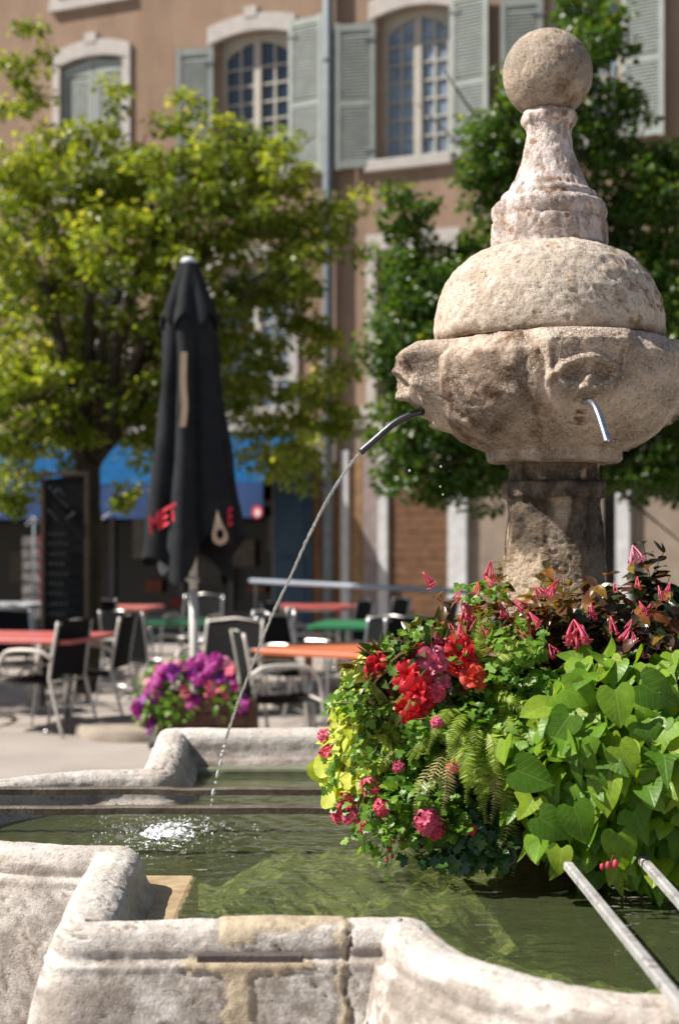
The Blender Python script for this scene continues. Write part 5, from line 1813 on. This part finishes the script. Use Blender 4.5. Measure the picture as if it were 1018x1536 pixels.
LR = [(865, 15, 34, 40, .2), (850, 90, 42, 50, 0), (900, 60, 34, 60, 0), (790, 170, 70, 75, 0), (740, 230, 50, 60, 0), (900, 180, 65, 70, .2), (770, 290, 70, 60, .2), (940, 280, 70, 80, .1), (985, 330, 60, 80, 0), (1000, 250, 36, 40, 0), (720, 390, 50, 40, .2), (640, 430, 62, 80, 0), (600, 330, 22, 50, 0), (598, 280, 10, 30, 0), (635, 340, 20, 40, 0), (605, 440, 45, 60, .1), (580, 520, 40, 55, 0),
      (650, 540, 70, 75, 0), (720, 520, 70, 80, .2), (620, 640, 75, 60, 0), (700, 650, 80, 70, 0), (740, 720, 60, 45, 0), (600, 710, 50, 34, -.1), (660, 725, 50, 32, .1), (780, 600, 80, 90, .3), (860, 450, 100, 120, .5), (950, 420, 80, 90, .2), (1010, 480, 60, 90, 0), (1000, 600, 80, 90, .2), (930, 690, 70, 60, .1), (990, 690, 70, 52, .2), (1040, 700, 60, 60, .3), (850, 720, 60, 40, .3), (860, 600, 90, 90, .5), (690, 440, 40, 50, .1), (745, 440, 50, 50, .2)]
tr = tree('broadleaf_tree', 'deep green tree standing behind the stone fountain', tuple(W(842, 1000, 12.2) * np.array((1, 1, 0))), 12.2, LR, 9.5, .055, m_leafR, .13, tuple(W(838, 760, 12.2)), tip_tone=.28, per=54)

LS = [(-820, 330, 200, 180, 0), (-700, 450, 180, 160, -1), (-620, 380, 170, 170, .8), (-900, 500, 160, 140, .6), (-760, 560, 160, 110, 0), (-560, 520, 130, 120, -.5)]  # unseen tree, added outside the view only to shade the terrace
ts_ = tree('broadleaf_tree', 'unseen leafy tree added beyond the left edge to shade the terrace', tuple(W(-740, 1000, 13.4) * np.array((1, 1, 0))), 13.4, LS, 2.2, .11, m_leafL, .15, tuple(W(-740, 690, 13.4)))

# ------------------------------------------------------------------ terrace furniture
m_alu = simple('brushed_aluminium', (.55, .54, .53), .30, .85, .12, 30)
m_aluw = simple('pale_painted_tube', (.60, .56, .50), .45, .1, .1, 30)
m_mesh = simple('black_sling_fabric', (.009, .009, .010), .85, 0, .3, 40, spec=.2)
G_CH = 'terrace chairs round the tables'


def make_chair(tube_mat):
    r = empty('terrace_chair', (0, 0, 0), 0, 'chair', 'chair', G_CH)
    for s in (-1, 1):
        mb = MB(); mb.tube(smooth_path([(s * .27, .30, 0), (s * .272, .255, .30), (s * .272, .235, .50), (s * .272, .20, .60)], 6), .0125, 10); mb.build('front_leg', tube_mat, r)
        mb = MB(); mb.tube(smooth_path([(s * .255, -.34, 0), (s * .25, -.235, .38), (s * .245, -.22, .50), (s * .235, -.285, .88)], 6), .0125, 10); mb.build('rear_leg', tube_mat, r)
        mb = MB(); mb.tube(smooth_path([(s * .272, .20, .60), (s * .274, .14, .645), (s * .275, .0, .66), (s * .272, -.15, .65), (s * .25, -.235, .60)], 6), .016, 10); mb.build('armrest', tube_mat, r)
    for pts in ([(-.26, .235, .42), (.26, .235, .42)], [(-.25, -.225, .42), (.25, -.225, .42)], [(-.235, -.28, .86), (0, -.30, .885), (.235, -.28, .86)], [(-.252, -.27, .23), (.252, -.27, .23)]):
        mb = MB(); mb.tube(pts, .0105, 8); mb.build('crossbar', tube_mat, r)
    def sling(pts, w, name):
        mb = MB(); V, n = [], 10
        for (y, z) in pts:
            for i in range(n + 1):
                x = -w / 2 + w * i / n
                sag = -.018 * (1 - (2 * i / n - 1) ** 2)
                V.append((x, y + (sag if name == 'backrest' else 0), z + (sag if name == 'seat' else 0)))
        m = len(pts)
        F = [(j * (n + 1) + i, j * (n + 1) + i + 1, (j + 1) * (n + 1) + i + 1, (j + 1) * (n + 1) + i) for j in range(m - 1) for i in range(n)]
        k = len(V)
        off = np.array((0, .006, 0)) if name == 'backrest' else np.array((0, 0, -.006))
        V2 = [np.array(v) + off for v in V]
        mb.add(V + V2, F + [tuple(i + k for i in f[::-1]) for f in F], True)
        mb.build(name, m_mesh, r)
    sling([(.245, .425), (.12, .418), (0, .412), (-.12, .412), (-.225, .425)], .50, 'seat')
    sling([(-.222, .46), (-.228, .55), (-.245, .66), (-.268, .78), (-.292, .885)], .475, 'backrest')
    return r


chA = make_chair(m_alu)
chB = make_chair(m_aluw)
usedc = {id(chA): 0, id(chB): 0}


def place(proto, x, y, face, label):
    """face: direction the sitter looks, degrees from +x"""
    o = proto if usedc[id(proto)] == 0 else copy_tree(proto)
    usedc[id(proto)] += 1
    o.location = (x, y, 0); o.rotation_euler = (0, 0, math.radians(face - 90)); o['label'] = label
    return o


def gx_at(px, d): return (px - CX) / FPX * d


place(chB, gx_at(66, 11.1), 11.1, 158, 'black sling chair at the near right corner of the left red table')
place(chB, gx_at(142, 11.7), 11.7, 172, 'black sling chair second from the left, between left red table and petunia box')
place(chB, gx_at(418, 9.75), 9.75, 14, 'black sling chair turned towards the orange table, just behind the far rim')
place(chA, gx_at(20, 12.4), 12.4, 300, 'silver chair on the far side of the left red table, mostly hidden')
place(chA, gx_at(345, 12.3), 12.3, 200, 'silver chair right of the parasol pole, facing the green table')
place(chA, gx_at(445, 14.2), 14.2, 25, 'silver chair just under the front of the right hand rose red table')
place(chA, gx_at(566, 15.2), 15.2, 200, 'dark chair at the right end of the right hand rose red table')
place(chA, gx_at(610, 11.6), 11.6, 100, 'dark chair tucked in front of the round edged green table at right')
place(chA, gx_at(212, 12.6), 12.6, 60, 'silver chair in front of the left green table, beside its leg')
place(chA, gx_at(390, 12.9), 12.9, 190, 'silver chair with curved arm between the parasol and the orange table')
place(chA, gx_at(290, 16.0), 16.0, 250, 'far black chair behind the left green table, under the shop window')
place(chA, gx_at(640, 15.0), 15.0, 160, 'dark chair nearest the brown wooden shutter by the rail')
place(chB, gx_at(330, 10.9), 10.9, 250, 'pale framed black chair between the parasol pole and the petunia box, seen from the front')
place(chA, gx_at(452, 11.6), 11.6, 330, 'silver chair behind the left end of the orange table')
place(chA, gx_at(560, 11.3), 11.3, 235, 'silver chair behind the orange table, nearest the begonia flowers')
place(chA, gx_at(175, 14.6), 14.6, 320, 'silver chair behind the left green table, next to the tree trunk')
place(chA, gx_at(510, 14.6), 14.6, 200, 'silver chair between the rose red and the green table at right')
place(chA, gx_at(110, 15.6), 15.6, 20, 'silver chair behind the menu board, partly hidden')
place(chA, gx_at(700, 13.2), 13.2, 170, 'dark chair at the right end of the right hand green table, behind the fuchsia')
place(chA, gx_at(-10, 15.2), 15.2, 40, 'silver chair at the far left edge beside the steel table')


def table(x, y, rz, w, l, col, label, ztop=.74, rnd=.05, legmat=None):
    r = empty('cafe_table', (x, y, 0), rz, label, 'table', 'terrace tables')
    m = simple('tabletop_%d' % int(abs(x * 100 + y * 10)), col, .42, 0, .10, 9, .1, 60)
    bm = bmesh.new()
    a, b = w / 2, l / 2
    pts = []
    for (cx_, cy_, a0) in ((a - rnd, b - rnd, 0), (-a + rnd, b - rnd, 90), (-a + rnd, -b + rnd, 180), (a - rnd, -b + rnd, 270)):
        for q in range(7):
            t = math.radians(a0 + 15 * q); pts.append((cx_ + rnd * math.cos(t), cy_ + rnd * math.sin(t)))
    mb = MB()
    k = len(pts)
    V = [(p[0] * .985, p[1] * .985, ztop) for p in pts] + [(p[0], p[1], ztop - .008) for p in pts] + [(p[0], p[1], ztop - .034) for p in pts] + [(p[0] * .97, p[1] * .97, ztop - .038) for p in pts]
    F = [list(range(k)), list(range(4 * k - 1, 3 * k - 1, -1))]
    for q in range(3):
        F += [(q * k + i, (q + 1) * k + i, (q + 1) * k + (i + 1) % k, q * k + (i + 1) % k) for i in range(k)]
    mb.add(V, F)
    mb.build('tabletop', m, r)
    bm.free()
    lm = legmat or m_alu
    for s in (-1, 1):
        mb = MB()
        mb.tube([(s * w * .28, 0, .07), (s * w * .28, 0, ztop - .04)], .028, 12)
        mb.build('post', lm, r)
        mb = MB()
        mb.tube(smooth_path([(s * w * .28, -l * .40, .015), (s * w * .28, -l * .2, .06), (s * w * .28, 0, .075), (s * w * .28, l * .2, .06), (s * w * .28, l * .40, .015)], 5), .020, 10)
        mb.build('foot', lm, r)
    for z in (.40, ztop - .055):
        mb = MB(); mb.tube([(-w * .28, 0, z), (w * .28, 0, z)], .014, 8); mb.build('brace', lm, r)
    return r


RED, GREEN, ORANGE = (.50, .10, .085), (.012, .17, .065), (.56, .16, .07)
table(.0, 10.1, math.radians(-30), .92, .95, ORANGE, 'orange table seen just left of the red begonia flowers')
table(gx_at(45, 11.4), 11.4, math.radians(-14), 1.15, .95, (.52, .13, .12), 'red table at the left edge with black chairs before it')
table(gx_at(190, 16.4), 16.4, math.radians(-8), .75, .7, (.52, .15, .13), 'small rose table between the tree trunk and the parasol pole')
table(gx_at(250, 13.6), 13.6, math.radians(-6), 1.05, .85, GREEN, 'green table left of and behind the parasol pole')
table(gx_at(474, 16.6), 16.6, math.radians(-8), .95, .75, (.46, .10, .09), 'rose red table behind and left of the right hand green table')
table(gx_at(565, 13.0), 13.0, math.radians(-10), 1.12, .95, GREEN, 'green table between the orange table and the pale rail')
table(gx_at(14, 15.8), 15.8, math.radians(-10), .75, .6, (.50, .52, .55), 'pale steel topped table at the left edge before the shop', ztop=.80)

# rail
rl = empty('barrier_rail', tuple(W(375, 1000, 19) * np.array((1, 1, 0))), 0, 'long pale blue metal rail in front of the brown wooden shutters', 'rail')
a, b = W(376, 871, 17.6), W(720, 889, 13.7)
m_rail = simple('pale_blue_rail_paint', (.40, .46, .55), .4, .3, .1, 20)
m_blk0 = simple('dark_post_paint', (.02, .022, .025), .7)
mb = MB(); mb.tube([a, (a + b) / 2, b], .027, 12); wb(mb, 'rail', m_rail, rl)
for f in (.03, .5, .97):
    p_ = a + (b - a) * f
    mb = MB(); mb.tube([(p_[0], p_[1], 0), (p_[0], p_[1], p_[2])], .014, 8); wb(mb, 'post', m_blk0, rl)

# menu board
bo = empty('menu_board', tuple(W(98, 1000, 12.9) * np.array((1, 1, 0))), 0, 'tall black chalkboard menu in front of the tree trunk', 'menu board')
m_blk = simple('chalkboard', (.008, .010, .011), .8, 0, .3, 10, spec=.15)
mb = MB(); c0, c1 = W(68, 716, 12.9), W(128, 716, 12.9)
zt = c0[2]
pts = [(c0[0], zt - .02), (c1[0], zt + .03), (c1[0] + .01, .18), (c0[0], .18)]
mb.prism(pts, (0, 12.9, 0), (1, 0, 0), (0, 0, 1), (0, 1, 0), .03); wb(mb, 'panel', m_blk, bo)
mb = MB()
for x in (c0[0] - .02, c1[0] + .015): mb.box((x, 12.915, zt / 2), (.035, .045, zt + .02), bev=.004)
mb.box(((c0[0] + c1[0]) / 2, 12.915, zt + .03), (c1[0] - c0[0] + .07, .045, .035), bev=.004)
wb(mb, 'frame', simple('dark_frame_wood', (.05, .028, .014), .6, 0, .3), bo)
m_chalk = simple('chalk', (.06, .07, .075), .9)
mb = MB()
sq = [[(74, 730), (84, 742), (92, 752), (104, 762)], [(82, 738), (90, 735), (98, 745)], [(72, 765), (80, 772), (88, 782)], [(108, 775), (112, 768), (100, 778)]]
for s in sq:
    mb = MB(); mb.tube(smooth_path([W(x, y, 12.88) for x, y in s], 5), .006, 5); wb(mb, 'chalk_stroke', m_chalk, bo)
for k in range(9):
    y = 802 + k * 15
    x = 74.0; mb = MB()
    while x < 74 + 24:
        L = random.uniform(3, 7)
        mb.tube([W(x, y + random.uniform(-1, 1), 12.88), W(x + L * .5, y - 2 + random.uniform(-1, 1), 12.88), W(x + L, y, 12.88)], .0035, 4); x += L + 2.5
    wb(mb, 'chalk_lettering', m_chalk, bo)

# ------------------------------------------------------------------ closed parasol
UD = 10.5
UK = UD / FPX
ub_ = W(291, 1000, UD) * np.array((1, 1, 0))
par = empty('closed_parasol', tuple(ub_), 0, 'closed black parasol with red lettering on a white pole', 'parasol')
m_can = simple('black_canvas', (.017, .019, .022), .85, 0, .3, 7, .4, 60, spec=.2)
zy = lambda y: EYE - (y - HY) * UK
def ax_x(z): return W(283 + (HY - 390 - (z - EYE) / UK) * 0 + (390 - (HY - (z - EYE) / UK)) * -.0148 * 1.0, HY, UD)[0]


def canopy(zt, zb, radf, folds, depth, hem=None, gap=None, nth=150, nz=56, ph=0.0):
    th = np.arange(nth) / nth * 2 * PI
    V = []
    for i in range(nz):
        q = i / (nz - 1)
        for t in th:
            b = zb + (hem(t) if hem else 0)
            z = zt + (b - zt) * q
            R = radf(z)
            fo = abs(math.sin(folds / 2 * t + ph + .25 * math.sin(3 * t) + .3 * q)) ** .8
            dd = depth * min(1, q * 2.5)
            r = R * (1 - dd + dd * fo)
            r *= 1 + .03 * math.sin(9 * z + 4 * t)
            V.append((ax_x(z) + r * math.cos(t), UD + r * math.sin(t) * .92, z))
    idx = np.arange(nz * nth).reshape(nz, nth)
    F = np.stack((idx[:-1], np.roll(idx[:-1], -1, 1), np.roll(idx[1:], -1, 1), idx[1:]), -1).reshape(-1, 4)
    return np.array(V), F


def rad_body(z):
    return float(np.interp(-z, [-zy(400), -zy(440), -zy(490), -zy(560), -zy(640), -zy(700), -zy(760), -zy(830), -zy(880)], [.07, .14, .205, .225, .27, .315, .36, .40, .41]))


hemf = lambda t: .14 * math.sin(2 * t + 2.6) + .10 * math.sin(5 * t + .8)
Vc, Fc = canopy(zy(410), zy(832), rad_body, 7, .38, hemf, ph=.9)
body = link('canopy', npmesh('canopy', Vc - ub_, Fc, True), m_can, par)
tag(body, 'folded black canopy')
Vt, Ft = canopy(zy(389), zy(486), lambda z: float(np.interp(-z, [-zy(388), -zy(392), -zy(400), -zy(430), -zy(470), -zy(488)], [.03, .055, .075, .135, .215, .245])), 7, .25, lambda t: .05 * math.sin(7 * t + .5), nz=24, ph=.9)
link('top_flap', npmesh('top_flap', Vt - ub_, Ft, True), m_can, par)
mb = MB(); blob(mb, (ax_x(zy(391)), UD, zy(393)), .062, (1, 1, .6)); wb(mb, 'finial', m_whp, par)
m_pole = simple('white_pole_paint', (.60, .58, .54), .4, 0, .1, 12)
mb = MB(); pb_ = [(ax_x(zy(y)), UD, zy(y)) for y in (1108, 990, 885)]
pb_ = [(ax_x(0.0), UD, 0.04)] + pb_[1:]
mb.tube(pb_, .034, 14); wb(mb, 'pole', m_pole, par)
mb = MB(); mb.tube([(ax_x(zy(y)), UD, zy(y)) for y in (885, 760, 640, 395)], .030, 14); mb.tube([(ax_x(zy(y)), UD, zy(y)) for y in (874, 866)], .038, 14); wb(mb, 'upper_pole', m_pole, par)
mb = MB()
mb.box(W(281, 842, UD - .05), (.05, .05, .14), bev=.01); mb.tube([W(278, 850, UD - .08), W(275, 862, UD - .1), W(281, 870, UD - .06)], .010, 8)
wb(mb, 'crank', m_pole, par)
mb = MB(); mb.box((ub_[0], UD, .03), (.6, .6, .06), bev=.015); wb(mb, 'base', simple('cast_base', (.10, .10, .10), .8), par)
# grey lining that hangs out under the hem, and an added beige strip for the sunlit slit in the fold
m_lin = simple('grey_lining', (.22, .24, .27), .8, 0, .15)
for pts, r0 in (([(262, 790), (254, 815), (247, 845), (243, 862)], .055), ([(270, 828), (268, 845), (270, 858)], .035)):
    pw = smooth_path([W(x, y, UD - .16) for x, y in pts], 6)
    t = np.linspace(0, 1, len(pw))
    Vv, Ff = tube_arrays(pw, r0 * np.sqrt(np.clip(1 - (t * 1.02 - .35) ** 2 / .45, .02, 1)), 12)
    mb = MB(); mb.add(Vv * 1.0, Ff, True); wb(mb, 'lining', m_lin, par)
mb = MB()
pw = smooth_path([W(276, 528, UD - .235), W(275, 570, UD - .25), W(277, 610, UD - .27), W(274, 640, UD - .28)], 6)
for i in range(len(pw) - 1):
    mb.box((pw[i] + pw[i + 1]) / 2, (.046, .006, np.linalg.norm(pw[i + 1] - pw[i]) + .002))
wb(mb, 'slit_strip', simple('beige_slit_strip', (.42, .31, .22), .8), par)

# surface depth of the canopy seen from the front, for the printing
ang_c = np.arctan2(Vc[:, 2] - EYE, Vc[:, 1])
pcx, pcy = PX(Vc)
def can_y(px, py):
    d2 = (pcx - px) ** 2 + (pcy - py) ** 2
    m = np.argsort(d2 + (Vc[:, 1] > UD) * 1e6)[:6]
    return float(Vc[m, 1].min()) - .012


def decal(V2, F, name, mat):
    """V2 in photo pixels, laid onto the folded cloth and given a little thickness"""
    ys = np.array([can_y(x, y) for x, y in V2])
    ys = np.minimum(ys, np.percentile(ys, 35) + .015) * .5 + np.percentile(ys, 20) * .5
    P = np.array([W(x, y, d) for (x, y), d in zip(V2, ys)])
    n = len(P)
    Q = P + np.array((0, .010, 0))
    me = npmesh(name, np.concatenate((P, Q)) - ub_, [list(f) for f in F] + [[i + n for i in f[::-1]] for f in F], False)
    return link(name, me, mat, body)


Vx, Fx = text_mesh('MET', 1.0)
w_ = Vx[:, 0].max()
uu, vv = Vx[:, 0] / w_, Vx[:, 1] / Vx[:, 1].max()
V2 = np.stack((222 + 42 * uu + 3 * (1 - vv) , 803 - 26 * uu - vv * (28 - 4 * uu) * 1.0), 1)
decal(V2, Fx, 'lettering', m_redp)
m_beige = simple('beige_print', (.50, .38, .27), .8)
drop = [(326, 764), (329, 775), (336, 790), (341, 800), (342, 808), (338, 815), (331, 818), (324, 816), (319, 810), (318, 801), (321, 788), (324, 775)]
inn = [(330 + 5.5 * math.cos(-t / 12 * 2 * PI), 801 + 8 * math.sin(-t / 12 * 2 * PI)) for t in range(12)]
V2 = np.array(drop + inn)
nd = len(drop)
# ring of the drop: join outline to hole by nearest angle
c_d = np.array((330, 800))
ang_o = np.arctan2(V2[:nd, 1] - c_d[1], V2[:nd, 0] - c_d[0]); ang_i = np.arctan2(V2[nd:, 1] - c_d[1], V2[nd:, 0] - c_d[0])
oo, ii = np.argsort(ang_o), nd + np.argsort(ang_i)
Fd = []
for q in range(12):
    Fd.append((int(oo[q]), int(oo[(q + 1) % 12]), int(ii[(q + 1) % 12]), int(ii[q])))
decal(V2, Fd, 'drop_print', m_beige)
Vx, Fx = text_mesh('E', 1.0)
uu, vv = Vx[:, 0] / Vx[:, 0].max(), Vx[:, 1] / Vx[:, 1].max()
V2 = np.stack((341 + 8 * uu, 790 - 4 * uu - vv * 26), 1)
decal(V2, Fx, 'lettering', m_redp)

# ------------------------------------------------------------------ petunia box
PD = 9.6
pc = W(298, 1120, PD); pc[2] = 0
pet = empty('petunia_box', tuple(pc), 0, 'wooden planter box overflowing with magenta petunias', 'planter')
bx = MB()
Z0 = W(0, 1040, PD)[2]
for k in range(5):
    bx.box((pc[0] + .08, PD, .05 + k * .088), (.62, .5, .082), bev=.008)
for sx in (-1, 1): bx.box((pc[0] + .08 + sx * .30, PD - .256, .23), (.05, .02, .46), bev=.004)
wb(bx, 'box', simple('brown_planter_wood', (.085, .036, .016), .7, 0, .35, 14, .5, 40), pet)
k_ = PD / FPX
parts = [mound(W(x, y, PD - dd), (rx * k_, .20, ry * k_), n_, OVATE, (.035, .065), lambda d: d + np.array((0, -.1, -.2)), lambda d: d * .5 + np.array((-.2, -.3, .7)), (.4, 1.0), (0, -.3, 0)) for x, y, rx, ry, n_, dd in ((285, 1025, 75, 36, 420, 0), (235, 1055, 30, 35, 160, .12), (262, 1065, 28, 28, 110, .2), (340, 1050, 22, 28, 60, .15), (285, 1000, 60, 16, 140, 0))]
leaf_obj('foliage', parts, m_ger, pet)
pm = petals_mesh('petunia_bloom', p_mag, [(5, 1.0, 1.6, .18, 0)])
pv = petals_mesh('petunia_bloom', p_purple, [(5, 1.0, 1.6, .18, 0)])
po = petals_mesh('petunia_bloom', p_coral, [(5, 1.0, 1.5, .25, 0)])
pwh = petals_mesh('petunia_bloom', p_pale, [(5, 1.0, 1.5, .25, 0)])
npet = [(212, 1050), (210, 1062), (224, 1040), (232, 1036), (222, 1058), (226, 1068), (236, 1048), (218, 1082), (224, 1090), (232, 1076), (250, 1055), (253, 1062), (250, 1070), (255, 1078), (238, 1010), (245, 1012), (258, 1002), (240, 1002), (232, 1022), (270, 1000), (288, 1006), (296, 1000), (290, 996), (302, 990), (310, 1012), (298, 1018), (326, 988), (322, 996), (332, 1016), (340, 1010), (278, 1066), (290, 1052), (296, 1066), (304, 1070), (345, 1020), (360, 1058), (362, 1050), (298, 1074), (205, 1056), (228, 1030), (258, 1012), (284, 1012), (314, 1000), (342, 1028), (215, 1070), (246, 1042), (270, 1042)]
for q, (x, y) in enumerate(npet):
    flower('flower', pm if q % 4 else pv, None, pet, W(x, y, PD - .27 + .08 * rng.random()), face_dir((rng.normal() * .4 - .2, -.8, .35 + .2 * rng.normal())), rng.uniform(.036, .050))
for (x, y) in ((312, 1024), (330, 1030), (345, 1006), (338, 1042), (315, 1040), (280, 1040), (284, 1054), (352, 1030), (275, 1032)):
    flower('flower', po, None, pet, W(x, y, PD - .25), face_dir((-.2, -.8, .4)), rng.uniform(.028, .04), 'salmon red flower')
for (x, y) in ((316, 994), (342, 996), (250, 996), (222, 1022), (335, 990), (264, 994)):
    flower('flower', pwh, None, pet, W(x, y, PD - .2), face_dir((-.2, -.7, .5)), .034, 'pale flower')

# low stone kerb near the planter
kb = MB()
kc = W(200, 1104, 10.9)
th = np.arange(40) / 40 * 2 * PI
m_kerb = simple('kerb_stone', (.30, .25, .20), .9, 0, .25, 8, .6, 50)
V_ = []
for (r, z) in ((.50, -.01), (.50, .075), (.47, .095), (.30, .10), (0.02, .10)):
    V_ += [(kc[0] + .05 + r * math.cos(t) * 1.0, 11.0 + r * math.sin(t), z) for t in th]
kb.add(V_, [(a * 40 + i, a * 40 + (i + 1) % 40, (a + 1) * 40 + (i + 1) % 40, (a + 1) * 40 + i) for a in range(4) for i in range(40)], True)
ko = kb.build('kerb', m_kerb)
tag(ko, 'low round stone kerb on the gravel left of the petunia box', 'kerb', kind='structure')
